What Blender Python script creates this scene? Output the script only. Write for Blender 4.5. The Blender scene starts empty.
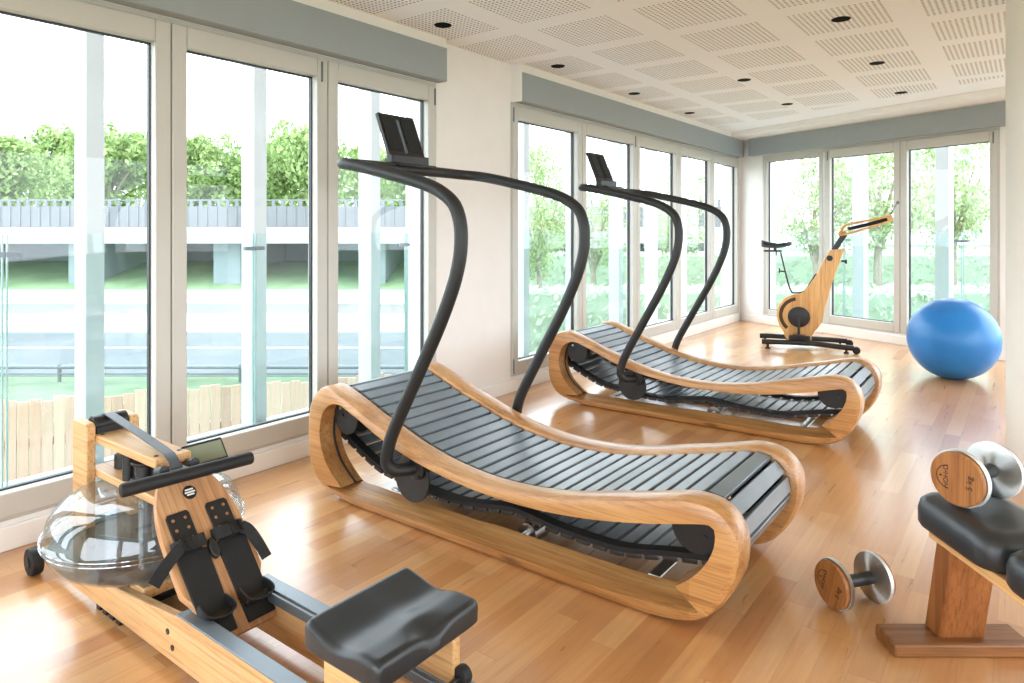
import bpy, bmesh, math, random
from mathutils import Vector, Matrix
random.seed(7)
R_ = math.radians
C = bpy.context.scene.collection
sc = bpy.context.scene

# ------------------------------------------------------------------ camera, sky, exposure
YAW = math.atan(517/683)
cam_d = bpy.data.cameras.new('camera'); cam = bpy.data.objects.new('camera', cam_d); C.objects.link(cam)
cam.location = (0, 0, 1.1); cam.rotation_euler = (R_(90), 0, YAW)
cam_d.sensor_width = 36; cam_d.sensor_fit = 'HORIZONTAL'; cam_d.lens = 683/1024*36
cam_d.shift_y = -(341.5-229.5)/1024; cam_d.clip_start = .05; cam_d.clip_end = 400
sc.camera = cam
sc.view_settings.view_transform = 'Standard'; sc.view_settings.look = 'None'
sc.view_settings.gamma = 1; sc.view_settings.use_curve_mapping = False
sc.view_settings.exposure = 0.17
w = bpy.data.worlds.new('sky'); sc.world = w; w.use_nodes = True
bg = w.node_tree.nodes['Background']; bg.inputs[0].default_value = (.85, .925, 1, 1); bg.inputs[1].default_value = 6.0
sc.cycles.transparent_max_bounces = 24; sc.cycles.max_bounces = 10; sc.cycles.diffuse_bounces = 5
sc.cycles.glossy_bounces = 4; sc.cycles.caustics_reflective = False; sc.cycles.caustics_refractive = False
sc.cycles.use_denoising = True

def portal(name, loc, rot, sx, sy):
    l = bpy.data.lights.new(name, 'AREA'); l.shape = 'RECTANGLE'; l.size = sx; l.size_y = sy
    l.cycles.is_portal = True
    o = bpy.data.objects.new(name, l); C.objects.link(o); o.location = loc; o.rotation_euler = rot
FU = Vector((.907, -.42, 0)).normalized(); FN = Vector((-FU.y, FU.x, 0)); FP = Vector((-2.777, 8.275, 0))
FANG = math.atan2(FU.y, FU.x)
portal('daylight_left', (-2.95, 1.0, 1.03), (0, R_(-90), 0), 1.9, 4.0)
portal('daylight_left_far', (-2.95, 6.0, 1.03), (0, R_(-90), 0), 1.9, 4.7)
pf = FP + FU*3.2 + FN*.1; portal('daylight_far', (pf.x, pf.y, 1.03), (R_(-90), 0, FANG), 5.8, 1.9)
portal('daylight_right', (3.05, 1.6, 1.2), (0, R_(90), 0), 2.0, 6.4)  # guides sky light through the openings added in the right wall
portal('daylight_back', (0.1, -2.05, 1.2), (R_(90), 0, 0), 5.0, 2.0)  # guides sky light through the openings added in the back wall

# ------------------------------------------------------------------ materials
def lin(c):
    f = lambda v: v/12.92 if v <= .04045 else ((v+.055)/1.055)**2.4
    return tuple(f(v/255) for v in c)+(1,)
class NT:
    def __init__(s, name):
        s.m = bpy.data.materials.new(name); s.m.use_nodes = True; s.t = s.m.node_tree; s.t.nodes.clear()
        s.out = s.n('ShaderNodeOutputMaterial')
    def n(s, typ, **kw):
        nd = s.t.nodes.new(typ)
        for k, v in kw.items():
            if k.startswith('i_'): nd.inputs[k[2:].replace('_', ' ')].default_value = v
            else: setattr(nd, k, v)
        return nd
    def l(s, a, b): s.t.links.new(a, b)
    def math(s, op, a, b=None, c=None):
        nd = s.n('ShaderNodeMath', operation=op)
        for i, v in enumerate((a, b, c)):
            if v is None: continue
            if isinstance(v, (int, float)): nd.inputs[i].default_value = v
            else: s.l(v, nd.inputs[i])
        return nd.outputs[0]
    def mix(s, fac, a, b, blend='MIX'):
        nd = s.n('ShaderNodeMix', data_type='RGBA', blend_type=blend)
        for sock, v in ((nd.inputs[0], fac), (nd.inputs[6], a), (nd.inputs[7], b)):
            if isinstance(v, (int, float, tuple)): sock.default_value = v
            else: s.l(v, sock)
        return nd.outputs[2]
    def ramp(s, fac, stops):
        nd = s.n('ShaderNodeValToRGB'); e = nd.color_ramp.elements
        while len(e) < len(stops): e.new(.5)
        for el, (p, c) in zip(e, stops): el.position = p; el.color = c
        s.l(fac, nd.inputs[0]); return nd.outputs[0]
    def coords(s, scale, loc=(0, 0, 0), rot=(0, 0, 0), kind='Object'):
        t = s.n('ShaderNodeTexCoord'); mp = s.n('ShaderNodeMapping')
        mp.inputs['Scale'].default_value = scale; mp.inputs['Location'].default_value = loc; mp.inputs['Rotation'].default_value = rot
        s.l(t.outputs[kind], mp.inputs[0]); return mp.outputs[0]
    def noise(s, vec, scale=5, detail=4, rough=.55, dist=0):
        nd = s.n('ShaderNodeTexNoise'); nd.inputs['Scale'].default_value = scale; nd.inputs['Detail'].default_value = detail
        nd.inputs['Roughness'].default_value = rough; nd.inputs['Distortion'].default_value = dist
        if vec is not None: s.l(vec, nd.inputs['Vector'])
        return nd.outputs['Fac']
    def bsdf(s, color, rough=.5, metal=0, spec=.5, coat=0, **kw):
        b = s.n('ShaderNodeBsdfPrincipled')
        for k, v in (('Base Color', color), ('Roughness', rough), ('Metallic', metal), ('Specular IOR Level', spec), ('Coat Weight', coat)):
            if isinstance(v, (int, float, tuple)): b.inputs[k].default_value = v
            else: s.l(v, b.inputs[k])
        for k, v in kw.items(): b.inputs[k.replace('_', ' ')].default_value = v
        s.l(b.outputs[0], s.out.inputs[0]); return b
    def bump(s, b, h, strength=.2, dist=.002):
        nd = s.n('ShaderNodeBump'); nd.inputs['Strength'].default_value = strength; nd.inputs['Distance'].default_value = dist
        s.l(h, nd.inputs['Height']); s.l(nd.outputs[0], b.inputs['Normal'])

def plain(name, rgb, rough=.5, metal=0, spec=.5, var=.06, vs=8, bump=0, bs=60, **kw):
    t = NT(name); c = lin(rgb); v = t.coords((1, 1, 1)); f = t.noise(v, vs, 3)
    lo = tuple(x*(1-var) for x in c[:3])+(1,); hi = tuple(min(1, x*(1+var)) for x in c[:3])+(1,)
    b = t.bsdf(t.ramp(f, [(.3, lo), (.7, hi)]), rough, metal, spec, **kw)
    if bump: t.bump(b, t.noise(v, bs, 2), bump)
    return t.m

def wood(name, light, mid, dark, axis=0, rough=.42, fine=1.0, knots=False, spec=.45, stave=None, coat=0):
    t = NT(name)
    s = [14, 14, 14]; s[axis] = .9
    v = t.coords(tuple(s)); n1 = t.noise(v, 1.0*fine, 5, .6, .8)
    s2 = [90, 90, 90]; s2[axis] = 2.2
    n2 = t.noise(t.coords(tuple(s2)), 1.4, 4, .7)
    base = t.ramp(n1, [(.25, lin(dark)), (.47, lin(mid)), (.72, lin(light))])
    dk = t.ramp(n2, [(.36, (.66, .60, .55, 1)), (.52, (1, 1, 1, 1))])
    col = t.mix(.92, base, dk, 'MULTIPLY')
    if stave:                                   # glued staves of slightly different tone
        wn = t.n('ShaderNodeTexWhiteNoise', noise_dimensions='3D')
        sn = t.n('ShaderNodeVectorMath', operation='FLOOR'); t.l(t.coords(stave, (.37, .21, .11)), sn.inputs[0]); t.l(sn.outputs[0], wn.inputs[0])
        tone = t.ramp(wn.outputs[0], [(0, (.83, .78, .72, 1)), (1, (1.0, 1.0, 1.0, 1))]); col = t.mix(1.0, col, tone, 'MULTIPLY')
    if knots:
        vo = t.n('ShaderNodeTexVoronoi'); vo.inputs['Scale'].default_value = 1
        t.l(t.coords((2.3, 9, 9)), vo.inputs['Vector'])
        k = t.ramp(vo.outputs['Distance'], [(.05, (1, 1, 1, 1)), (.13, (0, 0, 0, 1))])
        k2 = t.math('MULTIPLY', k, t.ramp(t.noise(t.coords((1.1, 2, 2), (3, 1, 0)), 2.0, 2), [(.50, (0, 0, 0, 1)), (.58, (1, 1, 1, 1))]))
        col = t.mix(t.math('MULTIPLY', k2, .75), col, lin((70, 42, 22)))
    b = t.bsdf(col, rough, 0, spec, coat, Coat_Roughness=.28)
    t.bump(b, n2, .12, .001)
    return t.m

M = {}
M['wood'] = wood('oiled_ash_wood', (214, 168, 110), (194, 141, 84), (150, 98, 50), 0, .38, knots=True, stave=(2.1, 20, 4.6), coat=.5)
M['wood_rower'] = wood('pale_ash_wood', (226, 186, 136), (212, 168, 114), (180, 132, 82), 0, .42)
M['wood_foot'] = wood('ash_footboard_wood', (206, 160, 116), (186, 138, 96), (150, 104, 66), 1, .42)
M['wood_bike'] = wood('bike_ash_wood', (228, 184, 122), (214, 164, 100), (190, 136, 76), 2, .38)
M['wood_bench'] = wood('oak_wood', (164, 106, 58), (138, 84, 42), (92, 52, 24), 2, .45)
M['wood_rail'] = wood('oak_rail_wood', (222, 176, 118), (200, 150, 94), (160, 110, 62), 1, .45)
M['wood_plank'] = wood('oak_foot_wood', (162, 112, 68), (136, 90, 50), (96, 60, 32), 0, .45)
M['wood_cap'] = wood('oak_cap_wood', (190, 134, 80), (160, 104, 56), (108, 64, 32), 2, .4, 1.3)
M['black'] = plain('black_powder_coat', (29, 30, 31), .42, spec=.5, bump=.08, bs=400)
M['tube'] = plain('black_soft_tube', (25, 27, 28), .5, spec=.55, bump=.1, bs=500)
M['rubber'] = plain('black_rubber', (24, 24, 25), .62, spec=.4)
M['slat'] = plain('rubber_slat', (84, 96, 104), .30, spec=.9, bump=.12, bs=700)
M['vinyl'] = plain('black_vinyl', (38, 41, 44), .38, spec=.55, bump=.06, bs=300)
M['seat'] = plain('seat_foam', (33, 36, 39), .36, spec=.55)
M['plastic'] = plain('black_plastic', (26, 26, 27), .45)
M['webbing'] = plain('black_webbing', (22, 22, 23), .7, bump=.3, bs=900)
M['strap'] = plain('grey_webbing', (70, 76, 82), .45, spec=.6, bump=.2, bs=900)
M['steel'] = plain('brushed_steel', (196, 196, 192), .28, 1.0)
M['chrome'] = plain('polished_metal', (225, 228, 230), .15, 1.0)
M['railmetal'] = plain('grey_track_metal', (118, 126, 132), .35, .6)
M['gold'] = plain('wood_toned_hole', (150, 104, 66), .5)
M['ink'] = plain('burnt_wood_mark', (58, 34, 18), .6)
M['inkwhite'] = plain('white_print', (232, 228, 220), .5)
M['inkblack'] = plain('black_print', (22, 22, 24), .5)
M['screen'] = plain('grey_green_display', (132, 140, 118), .2)
M['button'] = plain('pale_button', (205, 208, 210), .4)
M['frame'] = plain('window_frame_paint', (196, 195, 188), .42, var=.015)
M['gasket'] = plain('black_gasket', (42, 46, 50), .5)
M['shutter'] = plain('grey_blind_box_paint', (152, 160, 163), .45, var=.015)
M['wall'] = plain('warm_white_plaster', (236, 234, 231), .75, var=.015)
M['facade'] = plain('facade_render', (170, 168, 164), .8)
M['white'] = plain('white_paint', (240, 239, 235), .5, var=.01)
M['col'] = plain('column_paint', (236, 235, 228), .6, var=.01)
M['post'] = plain('white_post_paint', (196, 197, 198), .5, var=.01)
M['dark'] = plain('dark_recess', (10, 10, 10), .9, spec=.1)
M['led'] = plain('lamp_lens', (70, 66, 60), .2)
M['concrete'] = plain('pale_concrete', (176, 178, 178), .8, var=.04, vs=1)
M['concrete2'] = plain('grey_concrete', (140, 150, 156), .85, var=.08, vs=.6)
M['asphalt'] = plain('worn_asphalt', (116, 114, 110), .85, var=.06, vs=.4)
M['asphalt2'] = plain('dark_asphalt', (90, 95, 98), .85, var=.08, vs=.4)  # grey lightened a little to imitate haze outdoors
M['roadline'] = plain('road_paint', (235, 235, 235), .8)
M['grass'] = plain('grass', (92, 112, 84), .9, var=.2, vs=1.5)  # green lightened and dulled to put a thin outdoor haze into the colour
M['parapet'] = plain('grey_parapet_concrete', (112, 116, 118), .8, var=.05, vs=1)
M['bank'] = plain('bank_grass', (140, 164, 122), .9, var=.2, vs=.5)  # lighter grass copy, offsets the shade of the bridge deck
M['glassedge'] = plain('green_glass_edge', (150, 176, 172), .2)
M['galv'] = plain('galvanised_rail', (104, 110, 116), .5)
M['bark'] = plain('bark', (150, 140, 126), .9, var=.2)
M['block'] = plain('white_render', (240, 240, 238), .8, var=.02)
M['blockwin'] = plain('dim_window_glass', (150, 160, 170), .2)
M['pale_picket'] = plain('pale_picket_paint', (228, 230, 228), .7)

def slat_mat():
    t = NT('rubber_slat'); c = t.coords((1, 1, 1)); sp = t.n('ShaderNodeSeparateXYZ'); t.l(c, sp.inputs[0])
    edge = t.math('GREATER_THAN', t.math('ABSOLUTE', sp.outputs[1]), .215)
    top = t.ramp(t.noise(c, 8, 3), [(.3, lin((94, 106, 114))), (.7, lin((106, 118, 126)))])
    b = t.bsdf(t.mix(edge, top, lin((22, 23, 24))), .30, 0, .9); t.bump(b, t.noise(c, 700, 2), .12); return t.m
M['slat'] = slat_mat()
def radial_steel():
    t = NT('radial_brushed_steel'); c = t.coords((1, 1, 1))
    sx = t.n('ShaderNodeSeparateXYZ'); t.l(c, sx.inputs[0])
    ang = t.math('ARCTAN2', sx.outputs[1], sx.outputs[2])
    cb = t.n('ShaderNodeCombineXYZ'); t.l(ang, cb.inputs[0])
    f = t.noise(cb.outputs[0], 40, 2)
    b = t.bsdf(t.ramp(f, [(.3, lin((190, 190, 188))), (.7, lin((215, 214, 210)))]), .34, 1.0, Anisotropic=1.0)  # tone varies by angle, painting faint radial highlights into the colour
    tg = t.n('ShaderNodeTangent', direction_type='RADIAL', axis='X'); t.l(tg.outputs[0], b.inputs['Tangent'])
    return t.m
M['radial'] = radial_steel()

def glass(name, tint, refl=.06, haze=None):
    t = NT(name)
    tr = t.n('ShaderNodeBsdfTransparent'); tr.inputs[0].default_value = tint
    gl = t.n('ShaderNodeBsdfGlossy'); gl.inputs['Roughness'].default_value = .02
    lw = t.n('ShaderNodeLayerWeight'); lw.inputs[0].default_value = .5
    fac = t.math('MULTIPLY_ADD', t.math('POWER', lw.outputs['Facing'], 5.0), .45, refl)
    mx = t.n('ShaderNodeMixShader'); t.l(fac, mx.inputs[0]); t.l(tr.outputs[0], mx.inputs[1]); t.l(gl.outputs[0], mx.inputs[2])
    res = mx.outputs[0]
    if haze:
        df = t.n('ShaderNodeBsdfTranslucent'); df.inputs[0].default_value = haze[0]
        dg = t.n('ShaderNodeBsdfDiffuse'); dg.inputs[0].default_value = haze[0]
        ad = t.n('ShaderNodeMixShader'); ad.inputs[0].default_value = .5; t.l(df.outputs[0], ad.inputs[1]); t.l(dg.outputs[0], ad.inputs[2])
        m2 = t.n('ShaderNodeMixShader')
        f = t.noise(t.coords((1, 1, 1)), 6, 3)
        t.l(t.math('MULTIPLY', t.ramp(f, [(.4, (0, 0, 0, 1)), (.7, (1, 1, 1, 1))]), haze[1]), m2.inputs[0])
        t.l(res, m2.inputs[1]); t.l(ad.outputs[0], m2.inputs[2]); res = m2.outputs[0]
    t.l(res, t.out.inputs[0]); return t.m
M['glass'] = glass('window_glass', (.97, .98, .98, 1), .018)
M['balu'] = glass('balustrade_glass', (.93, .975, .97, 1), .03)
M['tank'] = glass('clear_tank_plastic', (.80, .83, .85, 1), .13, ((.72, .76, .79, 1), .20))
M['rim'] = glass('tank_rim_plastic', (.86, .88, .9, 1), .30)
M['water'] = glass('tank_water', (.42, .53, .60, 1), .06)

def floor_mat():
    t = NT('oak_strip_floor'); tc = t.n('ShaderNodeTexCoord'); s = t.n('ShaderNodeSeparateXYZ'); t.l(tc.outputs['Object'], s.inputs[0])
    W, L = .072, .62
    rx = t.math('DIVIDE', s.outputs[0], W); row = t.math('FLOOR', rx)
    wn = t.n('ShaderNodeTexWhiteNoise', noise_dimensions='1D'); t.l(row, wn.inputs['W'])
    ry = t.math('ADD', t.math('DIVIDE', s.outputs[1], L), t.math('MULTIPLY', wn.outputs[0], 7.3)); pl = t.math('FLOOR', ry)
    cb = t.n('ShaderNodeCombineXYZ'); t.l(row, cb.inputs[0]); t.l(pl, cb.inputs[1])
    w2 = t.n('ShaderNodeTexWhiteNoise', noise_dimensions='2D'); t.l(cb.outputs[0], w2.inputs['Vector'])
    tone = t.ramp(w2.outputs[0], [(0, lin((186, 128, 76))), (.35, lin((203, 149, 96))), (.7, lin((215, 166, 112))), (1, lin((197, 138, 82)))])
    sh = t.n('ShaderNodeVectorMath', operation='ADD'); t.l(tc.outputs['Object'], sh.inputs[0])
    sc3 = t.n('ShaderNodeVectorMath', operation='SCALE'); t.l(w2.outputs[1], sc3.inputs[0]); sc3.inputs['Scale'].default_value = 9; t.l(sc3.outputs[0], sh.inputs[1])
    mp = t.n('ShaderNodeMapping'); mp.inputs['Scale'].default_value = (38, 2.2, 1); t.l(sh.outputs[0], mp.inputs[0])
    g = t.noise(mp.outputs[0], 1.2, 6, .65, .6)
    col = t.mix(.5, tone, t.ramp(g, [(.3, (.74, .70, .66, 1)), (.6, (1.05, 1.04, 1.02, 1))]), 'MULTIPLY')
    fx = t.math('FRACT', rx); fy = t.math('FRACT', ry)
    seam = t.math('MAXIMUM', t.math('LESS_THAN', fx, .018), t.math('LESS_THAN', fy, .0035))
    col = t.mix(t.math('MULTIPLY', seam, .28), col, lin((110, 70, 40)))
    b = t.bsdf(col, t.math('MULTIPLY_ADD', g, .10, .24), 0, .6, .6, Coat_Roughness=.20, Coat_IOR=1.6)
    t.bump(b, g, .03, .001)
    return t.m
M['floor'] = floor_mat()

PX0, PY0, PIT, PLX, PLY = -2.80, 1.954, .592, .45, .452     # perforated field: pitch and size
def ceiling_mat():
    t = NT('perforated_ceiling'); tc = t.n('ShaderNodeTexCoord'); s = t.n('ShaderNodeSeparateXYZ'); t.l(tc.outputs['Object'], s.inputs[0])
    def axis(o, p0, ln, n):
        q = t.math('MULTIPLY', t.math('FRACT', t.math('DIVIDE', t.math('SUBTRACT', o, p0), PIT)), PIT)
        inside = t.math('LESS_THAN', q, ln)
        h = t.math('SUBTRACT', t.math('FRACT', t.math('DIVIDE', q, ln/n)), .5)
        return inside, h
    ix, hx = axis(s.outputs[0], PX0, PLX, 17); iy, hy = axis(s.outputs[1], PY0, PLY, 17)
    d = t.math('SQRT', t.math('ADD', t.math('MULTIPLY', hx, hx), t.math('MULTIPLY', hy, hy)))
    hole = t.math('MULTIPLY', t.math('MULTIPLY', ix, iy), t.math('LESS_THAN', d, .26))
    # the field stops before the bulkhead
    u = t.math('ADD', t.math('MULTIPLY', s.outputs[0], FN.x), t.math('MULTIPLY', s.outputs[1], FN.y))
    hole = t.math('MULTIPLY', hole, t.math('LESS_THAN', u, FP.dot(FN)-.80))
    col = t.mix(hole, lin((242, 246, 250)), lin((150, 146, 142)))
    t.bsdf(col, .8, 0, .2); return t.m
M['ceiling'] = ceiling_mat()

def leaf_mat(name, a, b):
    t = NT(name); oi = t.n('ShaderNodeNewGeometry')
    c = t.ramp(oi.outputs['Random Per Island'], [(0, lin(a)), (1, lin(b))])
    d = t.n('ShaderNodeBsdfDiffuse'); tr = t.n('ShaderNodeBsdfTranslucent'); t.l(c, d.inputs[0]); t.l(c, tr.inputs[0])
    m = t.n('ShaderNodeMixShader'); m.inputs[0].default_value = .45; t.l(d.outputs[0], m.inputs[1]); t.l(tr.outputs[0], m.inputs[2])
    t.l(m.outputs[0], t.out.inputs[0]); return t.m
M['leaf'] = leaf_mat('tree_leaves', (112, 142, 84), (178, 196, 138))  # greens lightened so the colour carries the outdoor haze
M['leaf2'] = leaf_mat('pale_tree_leaves', (140, 166, 112), (196, 208, 166))
M['hedge'] = leaf_mat('hedge_leaves', (176, 192, 172), (208, 218, 198))
def fence_mat():
    t = NT('weathered_planks'); oi = t.n('ShaderNodeObjectInfo')
    c = t.ramp(oi.outputs['Random'], [(0, lin((204, 166, 144))), (.5, lin((220, 190, 170))), (1, lin((190, 156, 138)))])
    g = t.noise(t.coords((30, 30, 1.5)), 1, 4)
    t.bsdf(t.mix(.6, c, t.ramp(g, [(.3, (.8, .78, .76, 1)), (.6, (1, 1, 1, 1))]), 'MULTIPLY'), .85); return t.m
M['picket'] = fence_mat()
M['ball'] = None
def ball_mat():
    t = NT('blue_pvc_ball'); s = t.n('ShaderNodeSeparateXYZ'); t.l(t.coords((1, 1, 1)), s.inputs[0])
    f = t.noise(t.coords((3, 3, 3)), 1.5, 3)
    b = t.bsdf(t.ramp(f, [(.3, lin((26, 112, 182))), (.7, lin((36, 126, 198)))]), .36, 0, .5)
    wv = t.math('SINE', t.math('MULTIPLY', s.outputs[2], 420)); t.bump(b, wv, .05, .001)
    return t.m
M['ball'] = ball_mat()

# ------------------------------------------------------------------ mesh helpers
class MB:
    def __init__(s): s.b = bmesh.new()
    def add(s, verts, faces, smooth=True):
        vs = [s.b.verts.new(v) for v in verts]
        for f in faces:
            try: fc = s.b.faces.new([vs[i] for i in f]); fc.smooth = smooth
            except ValueError: pass
        return vs
    def box(s, lo, hi, mat=None):
        x0, y0, z0 = lo; x1, y1, z1 = hi
        v = [(x0,y0,z0),(x1,y0,z0),(x1,y1,z0),(x0,y1,z0),(x0,y0,z1),(x1,y0,z1),(x1,y1,z1),(x0,y1,z1)]
        if mat: v = [mat @ Vector(p) for p in v]
        s.add(v, [(3,2,1,0),(4,5,6,7),(0,1,5,4),(1,2,6,5),(2,3,7,6),(3,0,4,7)]); return s
    def obox(s, c, ax, ay, az):
        c, ax, ay, az = map(Vector, (c, ax, ay, az))
        m = Matrix((( ax.x, ay.x, az.x, c.x), (ax.y, ay.y, az.y, c.y), (ax.z, ay.z, az.z, c.z), (0, 0, 0, 1)))
        return s.box((-1,-1,-1), (1,1,1), m)
    def tube(s, pts, r, n=12, cap=True, closed=False):
        pts = [Vector(p) for p in pts]; N = len(pts); rings = []
        rr = r if isinstance(r, (list, tuple)) else [r]*N
        t0 = (pts[1]-pts[0]).normalized(); up = Vector((0, 0, 1)) if abs(t0.z) < .9 else Vector((1, 0, 0))
        a = t0.cross(up).normalized()
        for i, p in enumerate(pts):
            if closed: t = (pts[(i+1) % N]-pts[i-1]).normalized()
            else: t = (pts[min(i+1, N-1)]-pts[max(i-1, 0)]).normalized()
            a = (a - t*a.dot(t)).normalized(); b = t.cross(a)
            rings.append([s.b.verts.new(p+(a*math.cos(2*math.pi*k/n)+b*math.sin(2*math.pi*k/n))*rr[i]) for k in range(n)])
        for i in range(N if closed else N-1):
            q = rings[(i+1) % N]
            for k in range(n):
                f = s.b.faces.new((rings[i][k], rings[i][(k+1) % n], q[(k+1) % n], q[k])); f.smooth = True
        if cap and not closed:
            s.b.faces.new(rings[0][::-1]); s.b.faces.new(rings[-1])
        return s
    def cyl(s, p0, p1, r, n=24, bev=0):
        if bev:
            p0 = Vector(p0); p1 = Vector(p1); d = (p1-p0).normalized()
            return s.tube([p0, p0+d*bev*.3, p0+d*bev, p1-d*bev, p1-d*bev*.3, p1], [r-bev, r-bev*.3, r, r, r-bev*.3, r-bev], n)
        return s.tube([p0, p1], r, n)
    def lathe(s, prof, c, n=48, axis='z'):
        rings = []
        for (r, h) in prof:
            ring = []
            for k in range(n):
                a = 2*math.pi*k/n
                if axis == 'z': p = (c[0]+r*math.cos(a), c[1]+r*math.sin(a), c[2]+h)
                else: p = (c[0]+h, c[1]+r*math.cos(a), c[2]+r*math.sin(a))
                ring.append(s.b.verts.new(p))
            rings.append(ring)
        for i in range(len(rings)-1):
            for k in range(n):
                f = s.b.faces.new((rings[i][k], rings[i][(k+1) % n], rings[i+1][(k+1) % n], rings[i+1][k])); f.smooth = True
        s.b.faces.new(rings[0][::-1]); s.b.faces.new(rings[-1])
        return s
    def prism(s, poly, lo, hi, fn):
        """poly of 2-D points, swept between lo and hi; fn(a,b,t) -> 3-D point"""
        n = len(poly); A = [s.b.verts.new(fn(a, b, lo)) for a, b in poly]; B = [s.b.verts.new(fn(a, b, hi)) for a, b in poly]
        s.b.faces.new(A[::-1]); s.b.faces.new(B)
        for i in range(n):
            f = s.b.faces.new((A[i], A[(i+1) % n], B[(i+1) % n], B[i])); f.smooth = True
        return s
    def ribbon(s, pts, wdir, width, thick):
        """flat band along pts"""
        pts = [Vector(p) for p in pts]; wd = Vector(wdir).normalized(); rings = []
        for i, p in enumerate(pts):
            t = (pts[min(i+1, len(pts)-1)]-pts[max(i-1, 0)]).normalized(); nn = t.cross(wd).normalized(); ww = nn.cross(t).normalized()
            rings.append([s.b.verts.new(p+ww*a*width/2+nn*b*thick/2) for a, b in ((-1,-1),(1,-1),(1,1),(-1,1))])
        for i in range(len(rings)-1):
            for k in range(4):
                f = s.b.faces.new((rings[i][k], rings[i][(k+1)%4], rings[i+1][(k+1)%4], rings[i+1][k])); f.smooth = True
        s.b.faces.new(rings[0][::-1]); s.b.faces.new(rings[-1]); return s
    def xf(s, m): bmesh.ops.transform(s.b, matrix=m, verts=s.b.verts); return s
    def build(s, name, mat, parent=None, bevel=0, seg=2, ang=35):
        bmesh.ops.recalc_face_normals(s.b, faces=s.b.faces)
        for f in s.b.faces: f.smooth = True
        for e in s.b.edges:
            if len(e.link_faces) == 2 and e.calc_face_angle(0) > R_(ang): e.smooth = False
        me = bpy.data.meshes.new(name); s.b.to_mesh(me); s.b.free()
        me.materials.append(mat)
        o = bpy.data.objects.new(name, me); C.objects.link(o)
        if parent: o.parent = parent
        if bevel:
            md = o.modifiers.new('bevel', 'BEVEL'); md.width = bevel; md.segments = seg; md.limit_method = 'ANGLE'; md.angle_limit = R_(40)
            md.harden_normals = False
            for p in me.polygons: p.use_smooth = True
        return o

def smooth_path(pts, step, closed=False):
    P = [Vector(p) for p in pts]; n = len(P); out = []
    for i in range(n if closed else n-1):
        p0 = P[(i-1) % n] if closed or i > 0 else P[0]*2-P[1]; p1 = P[i]; p2 = P[(i+1) % n]
        p3 = P[(i+2) % n] if closed or i+2 < n else P[-1]*2-P[-2]
        k = max(1, int((p2-p1).length/step+.5))
        # centripetal-ish Catmull-Rom
        for j in range(k):
            t = j/k
            out.append(.5*((2*p1)+(-p0+p2)*t+(2*p0-5*p1+4*p2-p3)*t*t+(-p0+3*p1-3*p2+p3)*t**3))
    if not closed: out.append(P[-1])
    return out

def tag(o, label=None, cat=None, group=None, kind=None):
    if label: o['label'] = label
    if cat: o['category'] = cat
    if group: o['group'] = group
    if kind: o['kind'] = kind
    return o
def thing(name, label, cat, loc=(0, 0, 0), rz=0, group=None, kind=None):
    o = bpy.data.objects.new(name, None); C.objects.link(o); o.location = loc; o.rotation_euler = (0, 0, rz)
    o.empty_display_size = .1
    return tag(o, label, cat, group, kind)
def struct(name, mb, mat, label=None, parent=None, bevel=0, **kw):
    o = mb.build(name, mat, parent, bevel)
    if not parent: o['kind'] = 'structure'
    if label: o['label'] = label
    return o
def copy_tree(o, parent=None):
    c = o.copy(); C.objects.link(c)
    if parent: c.parent = parent
    for ch in [q for q in bpy.data.objects if q.parent == o]: copy_tree(ch, c)
    return c
def dup(o, loc, rz, label):
    c = copy_tree(o); c.location = loc; c.rotation_euler = (0, 0, rz); c['label'] = label; return c
def text_mesh(name, txt, size, mat, matrix, parent, depth=.0006):
    cu = bpy.data.curves.new(name, 'FONT'); cu.body = txt; cu.size = size; cu.extrude = depth; cu.align_x = 'CENTER'; cu.align_y = 'CENTER'
    tmp = bpy.data.objects.new(name, cu); C.objects.link(tmp)
    bpy.context.view_layer.update()
    me = bpy.data.meshes.new_from_object(tmp.evaluated_get(bpy.context.evaluated_depsgraph_get()))
    bpy.data.objects.remove(tmp); bpy.data.curves.remove(cu)
    me.transform(matrix); me.materials.clear(); me.materials.append(mat)
    o = bpy.data.objects.new(name, me); C.objects.link(o); o.parent = parent; return o
XZ = lambda a, b, t: (a, t, b)

# ------------------------------------------------------------------ room shell
CEIL = 2.22; XL = -2.80; XR = 3.1; YB = -2.0
pR = FP + FU*((XR-FP.x)/FU.x)                                   # far wall meets right wall
m = MB(); m.prism([(XL-.02, YB-.02), (XR+.02, YB-.02), (XR+.02, pR.y+.02), (XL-.02, FP.y+.06)], -.12, 0, lambda a, b, t: (a, b, t)); struct('floor', m, M['floor'])
m = MB(); m.prism([(XL-.02, YB-.02), (XR+.02, YB-.02), (XR+.02, pR.y+.02), (XL-.02, FP.y+.06)], CEIL, CEIL+.15, lambda a, b, t: (a, b, t)); struct('ceiling', m, M['ceiling'])
WZ0, WZ1 = .10, 1.965                                            # window openings
def wall_run(name, P, U, N, length, openings, thick=.22):
    m = MB()
    def bx(u0, u1, z0, z1): m.obox(P+U*(u0+u1)/2+N*thick/2+Vector((0, 0, (z0+z1)/2)), U*(u1-u0)/2, N*thick/2, (0, 0, (z1-z0)/2))
    bx(0, length, 0, WZ0); bx(0, length, WZ1, CEIL)
    u = 0
    for a, b in openings:
        bx(u, a, WZ0, WZ1); u = b
    if u < length: bx(u, length, WZ0, WZ1)
    return struct(name, m, M['wall'])
wall_run('wall_left', Vector((XL, YB, 0)), Vector((0, 1, 0)), Vector((-1, 0, 0)), 8.50-YB, [(.95, 2.955-YB), (3.68-YB, 8.245-YB)])
flen = (pR-FP).length
wall_run('wall_far', FP-FU*.24, FU, FN, flen+.24, [(.56, 3.085), (3.34, 6.14)])
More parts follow.
